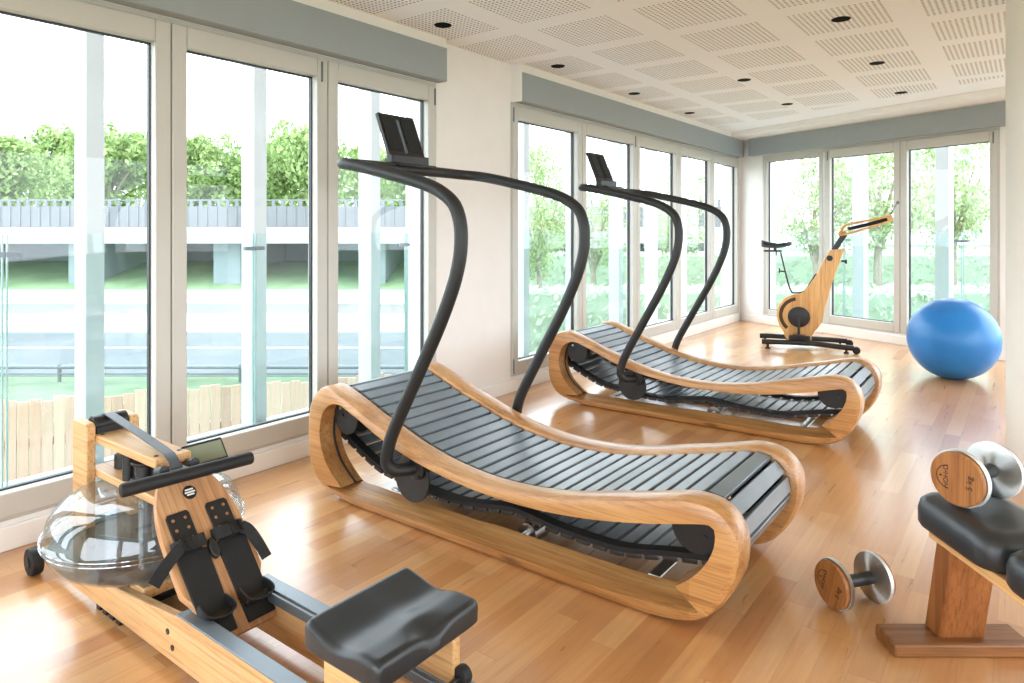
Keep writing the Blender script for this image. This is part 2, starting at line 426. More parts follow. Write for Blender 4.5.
wall_run('wall_right', Vector((XR, YB, 0)), Vector((0, 1, 0)), Vector((1, 0, 0)), pR.y-YB, [(.5, 3.4), (3.8, pR.y-YB-.3)])  # unseen wall, its big openings added to let sky light in
wall_run('wall_back', Vector((XL, YB, 0)), Vector((1, 0, 0)), Vector((0, -1, 0)), XR-XL, [(.4, 2.8), (3.1, 5.5)])  # openings behind the camera, likewise added to brighten the room

def baseboard(name, P, U, N, length):
    m = MB(); m.obox(P+U*length/2-N*.008+Vector((0, 0, .042)), U*length/2, N*.008, (0, 0, .042)); struct(name, m, M['white'], bevel=.004)
baseboard('baseboard_left', Vector((XL, YB, 0)), Vector((0, 1, 0)), Vector((-1, 0, 0)), 8.25-YB)
baseboard('baseboard_far', FP+FU*.02, FU, FN, flen-.04)
def blind_box(name, P, U, N, length, z0=1.967, z1=2.163):
    """sheet-metal roller-blind box standing out from the wall, with a thin lip under the ceiling"""
    m = MB(); m.obox(P+U*length/2-N*.04+Vector((0, 0, (z0+z1)/2)), U*length/2, N*.04, (0, 0, (z1-z0)/2))
    o = struct(name, m, M['shutter'], 'grey painted blind box above the windows', bevel=.004)
    m = MB(); m.obox(P+U*length/2-N*.035+Vector((0, 0, (z1+CEIL)/2)), U*length/2, N*.035, (0, 0, (CEIL-z1)/2-.0005))
    m.build('ceiling_batten', M['wall'], o); return o
blind_box('trim_1', Vector((XL, YB, 0)), Vector((0, 1, 0)), Vector((-1, 0, 0)), 2.965-YB)
t2_ = blind_box('trim_2', Vector((XL, 3.705, 0)), Vector((0, 1, 0)), Vector((-1, 0, 0)), 8.2-3.705)
m = MB(); m.box((XL, 3.690, 1.963), (XL+.081, 3.7045, CEIL-.001)); m.build('end_cap', M['wall'], t2_)
blind_box('trim_3', FP+FU*.178, FU, FN, flen-.2)
m = MB(); q = FP-FN*.08+FU*(-.1)
m.obox(FP+FU*flen/2-FN*.21+Vector((0, 0, 2.194)), FU*flen/2, FN*.21, (0, 0, .025)); struct('trim_4', m, M['white'], 'white lowered ceiling edge along the far windows')

m = MB(); m.obox(Vector((XL-.11, 3.1, 4.9)), (.11, 0, 0), (0, 5.2, 0), (0, 0, 2.53)); struct('wall_sky_block_left', m, M['facade'])  # unseen upper storeys, added to block sky light from the balcony posts
m = MB(); m.obox(FP+FU*3.2+FN*.11+Vector((0, 0, 4.9)), FU*3.4, FN*.11, (0, 0, 2.53)); struct('wall_sky_block_far', m, M['facade'])  # unseen sky-blocking wall added on the far side as well
# windows -------------------------------------------------------------
def window(name, P, U, N, u0, u1, joints, first_fixed=False, hinges=()):
    """frame set flush in the wall; each sash a part with its pane below it"""
    root = thing(name, None, None); root['kind'] = 'structure'
    def ob(m, ua, ub, za, zb, na, nb): m.obox(P+U*(ua+ub)/2+N*(na+nb)/2+Vector((0, 0, (za+zb)/2)), U*(ub-ua)/2, N*(nb-na)/2, (0, 0, (zb-za)/2))
    m = MB(); fw = .03
    ob(m, u0, u1, WZ1-.035, WZ1, .0, .09); ob(m, u0, u1, WZ0, WZ0+.022, .0, .09)
    ob(m, u0, u0+fw, WZ0+.022, WZ1-.035, .0, .09); ob(m, u1-fw, u1, WZ0+.022, WZ1-.035, .0, .09)
    m.build('frame', M['frame'], root, .003)
    js = [u0+.012]+list(joints)+[u1-.012]
    for i in range(len(js)-1):
        a, b = js[i]+.0025, js[i+1]-.0025
        sw = .062; d0, d1 = -.012, .065
        if first_fixed and i == 0: sw = .05; d0 = .008; b = b-.03
        z0, z1 = WZ0+.012, WZ1-.02
        m = MB(); sb, st = .085, .09
        if first_fixed and i == 0: sb = st = .06
        ob(m, a, a+sw, z0, z1, d0, d1); ob(m, b-sw, b, z0, z1, d0, d1); ob(m, a+sw, b-sw, z0, z0+sb, d0, d1); ob(m, a+sw, b-sw, z1-st, z1, d0, d1)
        s = m.build('sash', M['frame'], root, .005)
        m = MB(); gw = .006; ia, ib, iz0, iz1 = a+sw, b-sw, z0+sb, z1-st
        for (p, q, r, t) in ((ia, ia+gw, iz0, iz1), (ib-gw, ib, iz0, iz1), (ia, ib, iz0, iz0+gw), (ia, ib, iz1-gw, iz1)): ob(m, p, q, r, t, .030, .05)
        m.build('gasket', M['gasket'], s)
        m = MB(); ob(m, ia+.004, ib-.004, iz0+.004, iz1-.004, .036, .042); m.build('pane', M['glass'], s)
    for hu, hz in hinges:
        m = MB(); ob(m, hu-.004, hu+.004, hz-.05, hz+.05, -.020, -.008); m.build('hinge', M['galv'], root, .003)
    return root
UY = Vector((0, 1, 0)); NL = Vector((-1, 0, 0))
window('window_1', Vector((XL, 0, 0)), UY, NL, -1.05, 2.955, [-.956, -.176, .604, 1.384, 2.164], hinges=[(2.125, 1.88), (2.93, 1.88)])
window('window_2', Vector((XL, 0, 0)), UY, NL, 3.68, 8.245, [4.597, 5.535, 6.452, 7.365], hinges=[(3.70, 1.88), (5.50, 1.88), (3.70, .17)])
window('window_3', FP, FU, FN, .32, 2.845, [1.155, 1.983], True, hinges=[(2.80, 1.88), (1.20, 1.88)])

# round column at the right edge
m = MB(); m.cyl((.095, 4.05, 0), (.095, 4.05, CEIL), .185, 64); struct('column', m, M['col'], 'round white column at the right edge')

# downlights ------------------------------------------------------------
def downlight(x, y, label):
    t = thing('downlight', label, 'light', (x, y, CEIL), 0, 'recessed downlights')
    m = MB(); m.lathe([(.046, -.004), (.048, -.001), (.048, 0), (.036, 0), (.036, -.003), (.040, -.0045)], (0, 0, 0), 32); m.build('rim', M['dark'], t)
    m = MB(); m.lathe([(.002, -.0025), (.037, -.0025), (.037, -.0005), (.002, -.0005)], (0, 0, 0), 32); m.build('lens', M['dark'], t)
for x, y, lb in [(-2.559, 2.754, 'black downlight in the ceiling by the end of the near blind box'),
                 (-2.573, 3.921, 'black downlight above the near end of the far blind box'),
                 (-2.59, 5.091, 'black downlight beside the middle of the far blind box'),
                 (-2.60, 6.26, 'faint downlight beside the far blind box, closest to the far corner'),
                 (-1.70, 5.124, 'black downlight in the middle of the ceiling, nearer of the two in its row'),
                 (-1.72, 6.341, 'black downlight in the middle of the ceiling, farther of the two in its row'),
                 (-.798, 3.954, 'largest-looking black downlight, in the right-hand row nearest the camera'),
                 (-.815, 5.145, 'black downlight in the right-hand row, second from the camera'),
                 (-.834, 6.371, 'black downlight in the right-hand row, closest to the far windows')]: downlight(x, y, lb)

# ------------------------------------------------------------------ treadmills
TW = .68; TF = .11                                               # overall width, frame thickness; local y = v - TW/2
OUT = [(-.58,0),(-.67,.005),(-.77,.022),(-.83,.042),(-.872,.072),(-.905,.13),(-.917,.20),(-.917,.27),(-.908,.35),(-.882,.400),(-.845,.437),(-.805,.452),(-.765,.450),
       (-.645,.409),(-.54,.368),(-.44,.337),(-.34,.303),(-.255,.281),(-.17,.263),(-.08,.250),(0,.243),(.08,.241),(.17,.244),(.27,.253),(.39,.273),(.505,.301),(.61,.324),(.70,.347),(.75,.359),(.79,.363),
       (.84,.357),(.875,.338),(.898,.311),(.912,.28),(.915,.24),(.907,.185),(.881,.124),(.847,.075),(.80,.035),(.74,.014),(.66,.003),(.60,0),(.3,0),(0,0),(-.3,0)]
def treadmill(label, loc, rz):
    t = thing('curved_treadmill', label, 'treadmill', loc, rz, 'curved wooden treadmills')
    outer = [p.to_2d() for p in smooth_path([(a, b, 0) for a, b in OUT], .022, True)]
    n = len(outer)
    def nrm(i):
        d = (outer[(i+1) % n]-outer[i-1]).normalized(); return Vector((d.y, -d.x))
    # contour runs clockwise seen from -y; find inward sign
    area = sum(outer[i-1].x*outer[i].y-outer[i].x*outer[i-1].y for i in range(n)); sg = -1 if area > 0 else 1
    N_ = [nrm(i)*sg for i in range(n)]
    hoop_r = [(.74,.288),(.80,.303),(.832,.308),(.846,.300),(.849,.283),(.845,.25),(.829,.212),(.802,.173),(.770,.141),(.735,.115)]
    hoop_l = [(-.690,.062),(-.745,.102),(-.790,.146),(-.819,.200),(-.829,.245),(-.827,.285),(-.815,.330),(-.796,.358),(-.765,.382),(-.728,.392),(-.69,.390)]
    top = [(-.58,.350),(-.50,.317),(-.42,.289),(-.33,.265),(-.24,.245),(-.15,.230),(-.06,.219),(.03,.211),(.12,.208),(.21,.209),(.30,.213),(.40,.222),(.50,.236),(.60,.255),(.67,.270)]
    hr = [p.to_2d() for p in smooth_path([(a, b, 0) for a, b in hoop_r], .02)]; hl = [p.to_2d() for p in smooth_path([(a, b, 0) for a, b in hoop_l], .02)]
    tp = [p.to_2d() for p in smooth_path([(a, b, 0) for a, b in top], .03)]
    us = [.70-.068*i for i in range(21)]                          # bottom rail stations .70 .. -.58
    nearB = [Vector((.832,.064))]+[Vector((u, (.036+.012*max(0, (abs(u-.06)-.45))/.2 if u > 0 else .036))) for u in us]+[Vector((-.825,.046))]
    farB = [Vector((.725,.108))]+[Vector((u, (.060+.10*max(0, abs(u-.06)-.48)**1.3 if u > 0 else .056))) for u in us]+[Vector((-.685,.060))]
    holeN = hr+nearB+hl+tp; holeF = hr+farB+hl+tp
    for side in (0, 1):
        b = bmesh.new(); r = .024
        ys = lambda v: (v-TW/2) if side == 0 else (TW/2-v)         # v measured from the outer plane inwards
        loops = []
        for v, ins in ((0, r), (r*.29, r*.29), (r, 0), (TF-r, 0), (TF-r*.29, r*.29), (TF, r)):
            loops.append([b.verts.new((outer[i].x-N_[i].x*ins*-1, ys(v), outer[i].y-N_[i].y*ins*-1)) for i in range(n)])
        hn = [b.verts.new((p.x, ys(0), p.y)) for p in holeN]; hf = [b.verts.new((p.x, ys(TF), p.y)) for p in holeF]
        for A, B in zip(loops, loops[1:]):
            for i in range(n): b.faces.new((A[i], A[(i+1) % n], B[(i+1) % n], B[i]))
        k = len(hn)
        for i in range(k): b.faces.new((hn[i], hn[(i+1) % k], hf[(i+1) % k], hf[i]))
        for lo, hl_ in ((loops[0], hn), (loops[-1], hf)):
            es = [b.edges.get((lo[i], lo[(i+1) % n])) for i in range(n)]+[b.edges.get((hl_[i], hl_[(i+1) % k])) for i in range(k)]
            bmesh.ops.triangle_fill(b, use_beauty=True, use_dissolve=False, edges=es)
        mb = MB(); mb.b.free(); mb.b = b
        fr = mb.build('side_frame', M['wood'], t, ang=38)
        # dark hole liner along the inner edge of the opening
        for cu in (-.725, .775):
            m = MB(); cz = .330 if cu < 0 else .268; v0, v1 = .052, .060
            pl = [(cu+.072*math.cos(a), cz+.072*math.sin(a)) for a in [2*math.pi*i/36 for i in range(36)]]
            m.prism(pl, v0, v1, lambda a, b_, q: (a, ys(q), b_)); br = m.build('roller_bracket', M['black'], t)
            for da, db, mm in ((-.030, .032, 'steel'), (.008, .022, 'black'), (-.020, .004, 'black')) if cu < 0 else ((.012, .034, 'steel'), (.002, .020, 'black'), (.024, -.018, 'black')):
                m = MB(); m.cyl((cu+da, ys(v0), cz+db), (cu+da, ys(v0-.005), cz+db), .007, 12); m.build('bolt', M[mm], br)
        m = MB(); m.tube([(p.x+.003, ys(.072), p.y) for p in hl], .005, 8); m.build('edge_trim', M['black'], t)
    # loop of the running belt
    topc = [(u, z-.012) for u, z in OUT[13:29]]
    front = [(-.78+.120*math.cos(R_(a)), .318+.120*math.sin(R_(a))) for a in range(255, 95, -16)]
    rear = [(.785+.107*math.cos(R_(a)), .246+.105*math.sin(R_(a))) for a in range(80, -95, -16)]
    ret = [(.687,.122),(.53,.090),(.423,.084),(.266,.089),(.186,.098),(.10,.106),(.014,.096),(-.145,.074),(-.302,.076),(-.45,.092),(-.586,.108),(-.70,.150)]
    loop = [(-.76, .437)]+topc+[(.75, .347)]+rear+ret+front
    dense = smooth_path([(a, b, 0) for a, b in loop], .004, True)
    L = [0]
    for i in range(len(dense)): L.append(L[-1]+(dense[(i+1) % len(dense)]-dense[i]).length)
    ns = 64; pitch = L[-1]/ns
    def at(d):
        d %= L[-1]
        lo, hi = 0, len(dense)
        while hi-lo > 1:
            mid = (lo+hi)//2
            if L[mid] <= d: lo = mid
            else: hi = mid
        a = dense[lo]; c = dense[(lo+1) % len(dense)]; f_ = (d-L[lo])/max(1e-9, L[lo+1]-L[lo])
        return a.lerp(c, f_)
    m = MB(); hw = TW/2-TF-.006; m.box((-.0238, -hw, -.016), (.0238, hw, 0)); sl = m.build('slat', M['slat'], None, .003, 2); sl.parent = t
    first = True
    for k in range(ns):
        d = (k+.35)*pitch; p = at(d); q = (at(d+.024)-at(d-.024)).normalized()
        o = sl if first else sl.copy()
        if not first: C.objects.link(o); o.parent = t
        first = False
        o.location = (p.x, 0, p.y); o.rotation_euler = (0, -math.atan2(q.y, q.x), 0)
    for s_ in (-1, 1):
        m = MB(); pts = []
        for i in range(0, 2*ns):
            d = i*pitch/2; p = at(d); q = (at(d+.01)-at(d-.01)).normalized(); nn = Vector((q.y, -q.x, 0))
            pts.append((p+nn*.024, q, nn))
        K = len(pts); rings = []
        yc = s_*(hw-.016)
        for (p, q, nn) in pts:
            rings.append([m.b.verts.new((p.x+nn.x*c, yc+a*.020, p.y+nn.y*c)) for a, c in ((-1,-.008),(1,-.008),(1,.008),(-1,.008))])
        for i in range(K):
            for j in range(4): m.b.faces.new((rings[i][j], rings[i][(j+1)%4], rings[(i+1)%K][(j+1)%4], rings[(i+1)%K][j]))
        m.build('drive_belt', M['rubber'], t)
    for (cu, cz, r) in ((-.78, .318, .086), (.785, .246, .072)):
        m = MB(); m.cyl((cu, -hw+.05, cz), (cu, -hw+.085, cz), r, 32); m.cyl((cu, hw-.085, cz), (cu, hw-.05, cz), r, 32); m.cyl((cu, -hw-.006, cz), (cu, hw+.006, cz), .02, 16)
        m.build('roller', M['black'], t)
    m = MB(); m.cyl((.13, -.20, .046), (.13, -.12, .046), .038, 40); m.cyl((.13, -.235, .046), (.13, .235, .046), .012, 16); m.build('flywheel', M['steel'], t)
    for u in (-.50, .62):
        m = MB(); m.box((u-.02, -hw-.004, .058), (u+.02, hw+.004, .066)); m.build('cross_bar', M['steel'], t, .003)
    # handle rail: one bent tube from side to side
    def hv(side, pts): return [(u, (v-TW/2) if side == 0 else (TW/2-v), z) for u, v, z in pts]
    half = [(-.300,.075,.212),(-.318,.02,.212),(-.345,-.035,.216),(-.362,-.056,.245),(-.352,-.058,.30),(-.320,-.058,.375),(-.213,-.058,.565),(-.107,-.058,.752),(-.038,-.058,.896),(-.007,-.058,.991),(.002,-.058,1.063),(-.003,-.058,1.125),
            (-.027,-.058,1.182),(-.079,-.058,1.223),(-.154,-.058,1.255),(-.278,-.058,1.288),(-.437,-.058,1.325),(-.545,-.058,1.347),(-.610,-.050,1.357),(-.648,-.018,1.361),(-.660,.045,1.363),(-.662,.14,1.364)]
    path = smooth_path(hv(0, half)+hv(1, half)[::-1], .02)
    m = MB(); m.tube(path, .0235, 16); m.build('handle_rail', M['tube'], t)
    for side in (0, 1):
        ys = lambda v: (v-TW/2) if side == 0 else (TW/2-v)
        m = MB(); pl = [(-.337+.090*math.cos(a), .164+.090*math.sin(a)) for a in [2*math.pi*i/40 for i in range(40)]]
        m.prism(pl, .045, .055, lambda a, b_, q: (a, ys(q), b_)); pt = m.build('mount_plate', M['black'], t, .002)
        m = MB(); m.cyl((-.300, ys(.045), .212), (-.300, ys(.025), .212), .042, 28, .004)
        for k in range(4): m.cyl((-.300+.033*math.cos(k*1.57+.7), ys(.025), .212+.033*math.sin(k*1.57+.7)), (-.300+.033*math.cos(k*1.57+.7), ys(.019), .212+.033*math.sin(k*1.57+.7)), .006, 8)
        m.build('flange', M['black'], pt)
    # tablet holder on the cross grip
    hd = bpy.data.objects.new('tablet_holder', None); C.objects.link(hd); hd.parent = t
    m = MB(); m.box((-.705, -.085, 1.372), (-.615, .14, 1.386)); m.box((-.705, -.085, 1.386), (-.665, .14, 1.428)); m.build('holder_base', M['black'], hd, .006)
    a = Vector((-.085, 0, .205)); nrm_ = Vector((.205, 0, .085)).normalized(); o0 = Vector((-.690, .0125, 1.408))
    m = MB()
    for (w0, w1) in ((-.092, .008), (.024, .124)): m.obox(o0+a*.5+Vector((0, (w0+w1)/2, 0)), a*.5, (0, (w1-w0)/2, 0), nrm_*.010)
    for (s0, s1) in ((0, .14), (.94, 1.0)): m.obox(o0+a*(s0+s1)/2+Vector((0, .016, 0)), a*(s1-s0)/2, (0, .0085, 0), nrm_*.010)
    m.build('back_plate', M['black'], hd, .003)
    m = MB()
    for w0, w1 in ((-.084, -.002), (.034, .116)): m.obox(o0+a*.55+Vector((0, (w0+w1)/2, 0))+nrm_*.0115, a*.38, (0, (w1-w0)/2, 0), nrm_*.0028)
    m.build('rubber_pad', M['rubber'], hd, .002)
    return t
t1 = treadmill('curved treadmill with wooden frame in the foreground, nearest the camera', (-1.515, 1.775+TW/2, 0), 0)
a2 = .016
dup(t1, (-1.566-math.sin(a2)*TW/2, 3.672+math.cos(a2)*TW/2, 0), a2, 'curved treadmill with wooden frame standing behind the nearer one, before the exercise bike')

# ------------------------------------------------------------------ rowing machine (x along the rails)
RO = Vector((-1.6, .955, 0))
rw = thing('rowing_machine', 'wooden rowing machine with clear water tank and black seat in the left foreground', 'rowing machine', RO)
def L_(x, y, z): return Vector((x, y, z))-RO
for s_, y0, y1 in ((-1, .840, .866), (1, 1.050, 1.076)):
    m = MB(); poly = [(-2.53,.045),(-2.46,.028),(-.42,.028),(-.40,.035),(-.40,.152),(-1.66,.152),(-1.70,.143),(-2.05,.108),(-2.46,.088),(-2.53,.080)]
    m.prism([(a-RO.x, b) for a, b in poly], y0-RO.y, y1-RO.y, XZ); rl = m.build('side_rail', M['wood_rower'], rw, .004)
    m = MB(); m.box(L_(-1.665, y0-.002, .1525), L_(-.40, y1+.012, .1575)); 
    if s_ < 0: m.box(L_(-1.665, y1+.002, .128), L_(-.40, y1+.012, .1525))
    else: m.box(L_(-1.665, y0-.012, .128), L_(-.40, y0-.002, .1525)); 
    m.build('seat_track', M['railmetal'], rw, .0015)
    yy = y0-.002 if s_ < 0 else y1+.002
    for bx_, bz in ((-1.712, .098), (-1.688, .066), (-2.26, .062)):
        m = MB(); m.cyl(L_(bx_, yy, bz), L_(bx_, y0+.006 if s_ < 0 else y1-.006, bz), .0075, 14); m.build('bolt', M['plastic'], rl)
m = MB(); m.cyl(L_(-1.62, .900, .10), L_(-.44, .915, .10), .006, 10); m.build('shock_cord', M['rubber'], rw)
m = MB(); m.box(L_(-1.64, .882, .105), L_(-1.625, 1.036, .13)); m.build('rail_spacer', M['wood_rower'], rw, .003)
for xa, za in ((-2.20, .088), (-1.98, .100)):
    m = MB(); m.box(L_(xa, .866, za), L_(xa+.08, 1.05, za+.032)); m.build('tank_support', M['wood_rower'], rw, .003)
m = MB()
for k in range(4): m.box(L_(-2.16+k*.042, .852, 0), L_(-2.135+k*.042, .90, .03))
m.box(L_(-2.16, .86, .02), L_(-2.01, 1.05, .034)); m.build('rubber_foot', M['rubber'], rw, .003)
for y in (.842, 1.049):
    m = MB(); m.box(L_(-.47, y, 0), L_(-.43, y+.026, .03)); m.build('rubber_foot', M['rubber'], rw, .003)
for y in (.800, 1.078):
    m = MB(); m.cyl(L_(-2.53, y, .043), L_(-2.53, y+.034, .043), .043, 32, .006); wh = m.build('wheel', M['rubber'], rw)
    m = MB(); m.cyl(L_(-2.53, y-.004, .043), L_(-2.53, y, .043), .017, 16); m.build('hub', M['plastic'], wh)
for y0, y1 in ((.858, .884), (.984, 1.010)):
    m = MB(); pl = [(-2.345,.09),(-2.245,.09),(-2.240,.505),(-2.25,.517),(-2.335,.520),(-2.345,.508)]
    m.prism([(a-RO.x, b) for a, b in pl], y0-RO.y, y1-RO.y, XZ); m.build('upright', M['wood_rower'], rw, .004)
m = MB(); m.box(L_(-2.285, .884, .455), L_(-1.87, .984, .480)); tb = m.build('top_board', M['wood_rower'], rw, .004)
for x, y in ((-2.235, .90), (-1.905, .902), (-1.905, .966)):
    m = MB(); m.cyl(L_(x, y, .476), L_(x, y, .4812), .006, 12); m.build('screw', M['plastic'], tb)
m = MB(); m.box(L_(-2.285, .884, .355), L_(-1.83, .984, .378)); m.build('lower_board', M['wood_rower'], rw, .004)
m = MB(); m.lathe([(.01,-.028),(.036,-.028),(.036,-.02),(.024,-.016),(.024,.016),(.036,.02),(.036,.028),(.01,.028)], tuple(L_(-2.02, .925, .412)), 28); m.lathe([(.005,-.05),(.016,-.05),(.016,.05),(.005,.05)], tuple(L_(-2.075, .905, .41)), 16); m.box(L_(-2.01, .93, .378), L_(-1.93, .978, .43)); m.build('pulley', M['plastic'], rw, .002)
m = MB(); m.cyl(L_(-2.20, .95, .415), L_(-2.20, .95, .378), .03, 20); m.build('pulley', M['plastic'], rw)
m = MB(); m.cyl(L_(-2.275, .886, .505), L_(-2.275, .982, .505), .026, 24); m.box(L_(-2.30, .89, .47), L_(-2.25, .978, .50)); m.build('strap_roller', M['plastic'], rw)
m = MB(); m.ribbon(smooth_path([tuple(L_(*p)) for p in ((-2.305,.93,.50),(-2.293,.93,.527),(-2.27,.93,.533),(-2.20,.93,.525),(-1.99,.925,.503),(-1.862,.918,.490),(-1.835,.916,.478),(-1.815,.915,.462))], .02), (0, 1, 0), .028, .003); m.build('pull_strap', M['strap'], rw)
m = MB(); m.cyl(L_(-1.800, .765, .450), L_(-1.765, 1.105, .4505), .0175, 24, .006); m.build('handle', M['rubber'], rw)
m = MB(); m.box(L_(-1.828, .892, .440), L_(-1.80, .94, .462)); m.cyl(L_(-1.86, .885, .452), L_(-1.822, .885, .462), .013, 14); m.cyl(L_(-1.86, .968, .452), L_(-1.820, .968, .462), .013, 14); m.build('handle_rest', M['plastic'], rw, .002)
# tank
TC = (-2.078-RO.x, .96-RO.y, 0)
m = MB(); m.lathe([(.01,.138),(.15,.138),(.200,.146),(.234,.168),(.252,.198),(.259,.226),(.265,.230),(.266,.240),(.259,.245),(.257,.258),(.250,.285),(.232,.316),(.200,.338),(.155,.350),(.10,.3535),(.01,.354)], TC, 72)
tk = m.build('water_tank', M['tank'], rw, ang=60)
tk['label'] = 'clear plastic water tank'
for zz, rr in ((.229, .2655), (.2405, .2655)):
    m = MB(); m.tube([(TC[0]+rr*math.cos(a), TC[1]+rr*math.sin(a), zz) for a in [2*math.pi*i/96 for i in range(96)]], .0022, 8, closed=True); m.build('rim_band', M['rim'], tk)
m = MB(); m.lathe([(.01,.141),(.15,.141),(.196,.149),(.229,.170),(.245,.195),(.249,.206),(.01,.207)], TC, 64); m.build('water', M['water'], tk)
m = MB(); m.cyl((TC[0], TC[1], .14), (TC[0], TC[1], .353), .012, 12)
for k in range(4):
    an = k*math.pi/2+.4; m.obox((TC[0]+.09*math.cos(an), TC[1]+.09*math.sin(an), .16), (.085*math.cos(an), .085*math.sin(an), 0), (-math.sin(an)*.003, math.cos(an)*.003, 0), (0, 0, .018))
m.build('paddle', M['railmetal'], tk)
tdir = Vector((2.078, -.96, 0)).normalized(); th = math.atan2(tdir.y, tdir.x)-.10
tp_ = Vector((TC[0]+.2535*math.cos(th), TC[1]+.2535*math.sin(th), .2165))
mt = Matrix.Translation(tp_) @ Matrix.Rotation(th+math.pi/2, 4, 'Z') @ Matrix.Rotation(R_(90), 4, 'X')
text_mesh('tank_lettering', 'WaterRower', .013, M['inkblack'], mt, tk)
# footboard with foot straps; board frame: w across, s up the slope, n out of the board
Bp = L_(-1.590, .957, .128); A_ = L_(-1.900, .957, .455); SD = (A_-Bp).normalized(); SL = (A_-Bp).length; ND = Vector((SD.z, 0, -SD.x)).normalized(); WD = Vector((0, 1, 0))
BM = Matrix(((WD.x, SD.x, ND.x, Bp.x), (WD.y, SD.y, ND.y, Bp.y), (WD.z, SD.z, ND.z, Bp.z), (0, 0, 0, 1)))
PB = lambda a, b, t: BM @ Vector((a, -.042+b*1.08, t))
arch = [p.to_2d()[:] for p in smooth_path([(a, b, 0) for a, b in [(.109,.13),(.109,.22),(.106,.29),(.094,.35),(.075,.395),(.048,.428),(.02,.445),(-.02,.445),(-.048,.428),(-.075,.395),(-.094,.35),(-.106,.29),(-.109,.22),(-.109,.13)]], .02)]
m = MB(); m.prism([(-.0905, 0), (.0905, 0), (.0905, .098)]+arch+[(-.0905, .098)], -.022, 0, lambda a, b, t: (a, -.042+b*1.08, t)); bd = m.build('footboard', M['wood_foot'], rw, .002); bd.matrix_local = BM
m = MB(); m.prism([(.018*math.cos(a), .362+.018*math.sin(a)) for a in [2*math.pi*i/32 for i in range(32)]], 0, .002, PB); bdg = m.build('badge', M['inkblack'], bd); bdg.matrix_parent_inverse = BM.inverted()
m = MB()
for dz, hw_ in ((.007, .011), (.0, .014), (-.0065, .010)): m.prism([(-hw_, .360+dz), (hw_, .360+dz), (hw_, .364+dz), (-hw_, .364+dz)], .002, .0027, PB)
m.build('badge_lettering', M['inkwhite'], bdg)
m = MB(); ov = [(.012*math.cos(a), .205+.026*math.sin(a)) for a in [2*math.pi*i/28 for i in range(28)]]; m.prism(ov, 0, .016, PB); kn = m.build('strap_anchor', M['plastic'], rw, .003)
for s_ in (-1, 1):
    wc = s_*.0535
    fpn = bpy.data.objects.new('foot_rest', None); C.objects.link(fpn); fpn.parent = rw
    m = MB(); m.prism([(wc-.038, .012), (wc+.038, .012), (wc+.041, .215), (wc-.041, .215)], .0, .007, PB); m.build('foot_plate', M['rubber'], fpn, .002)
    m = MB(); m.prism([(wc-.031, .20), (wc+.031, .20), (wc+.031, .312), (wc+.025, .32), (wc-.025, .32), (wc-.031, .312)], .0, .006, PB); tg_ = m.build('heel_slider', M['plastic'], fpn, .002)
    m = MB()
    for da in (-.016, .016):
        for k in range(3): m.prism([(wc+da+.0042*math.cos(a), .302-k*.026+.0042*math.sin(a)) for a in [2*math.pi*i/12 for i in range(12)]], .006, .0066, PB)
    m.build('adjuster_hole', M['gold'], tg_)
    m = MB(); hp = smooth_path([(wc-.036,.085,.006),(wc-.038,.066,.022),(wc-.030,.048,.034),(wc,.040,.038),(wc+.030,.048,.034),(wc+.038,.066,.022),(wc+.036,.085,.006)], .008)
    m.ribbon([PB(*p) for p in hp], ND, .026, .004); m.prism([(wc-.034,.045),(wc+.034,.045),(wc+.034,.06),(wc-.034,.06)], .006, .02, PB); m.build('heel_cup', M['plastic'], fpn)
    m = MB(); bp = [(wc-.044,.235,.004),(wc-.036,.232,.020),(wc-.012,.228,.028),(wc+.014,.228,.028),(wc+.036,.232,.020),(wc+.044,.235,.004)]
    m.ribbon([PB(*p) for p in smooth_path(bp, .008)], SD, .032, .004); m.build('strap', M['webbing'], fpn)
    m = MB(); bc = wc+.012*s_
    for (x0, x1, y0, y1) in ((-.015,-.011,.213,.245),(.011,.015,.213,.245),(-.015,.015,.213,.217),(-.015,.015,.241,.245),(-.002,.002,.213,.245)): m.prism([(bc+x0,y0),(bc+x1,y0),(bc+x1,y1),(bc+x0,y1)], .027, .033, PB)
    m.build('buckle', M['plastic'], fpn)
    if s_ < 0: tail = [(wc-.03,.228,.026),(wc-.055,.215,.020),(wc-.085,.195,.016),(wc-.115,.172,.018)]
    else: tail = [(wc+.028,.226,.026),(wc+.048,.212,.018),(wc+.064,.178,.008),(wc+.072,.135,.004)]
    m = MB(); m.ribbon([PB(*p) for p in smooth_path(tail, .01)], (SD if s_ < 0 else WD), .030, .003); m.build('strap_tail', M['webbing'], fpn)
# monitor on its arm
mo = bpy.data.objects.new('monitor', None); C.objects.link(mo); mo.parent = rw
hdv = Vector((-.62, 0, .78)); mn = Vector((.78, 0, .62)); mc = L_(-1.89, 1.035, .447)
m = MB(); m.obox(mc, (0, .060, 0), hdv*.044, mn*.009); m.build('housing', M['plastic'], mo, .004)
m = MB(); m.obox(mc+hdv*.008+mn*.0095, (0, .053, 0), hdv*.027, mn*.0012); m.build('screen', M['screen'], mo)
for k in range(4):
    m = MB(); m.obox(mc-hdv*.030+mn*.0095+Vector((0, -.036+k*.024, 0)), (0, .006, 0), hdv*.004, mn*.0015); m.build('button', M['button'], mo)
m = MB(); m.cyl(mc-mn*.008, L_(-1.93, .984, .43), .007, 10); m.build('arm', M['plastic'], mo)
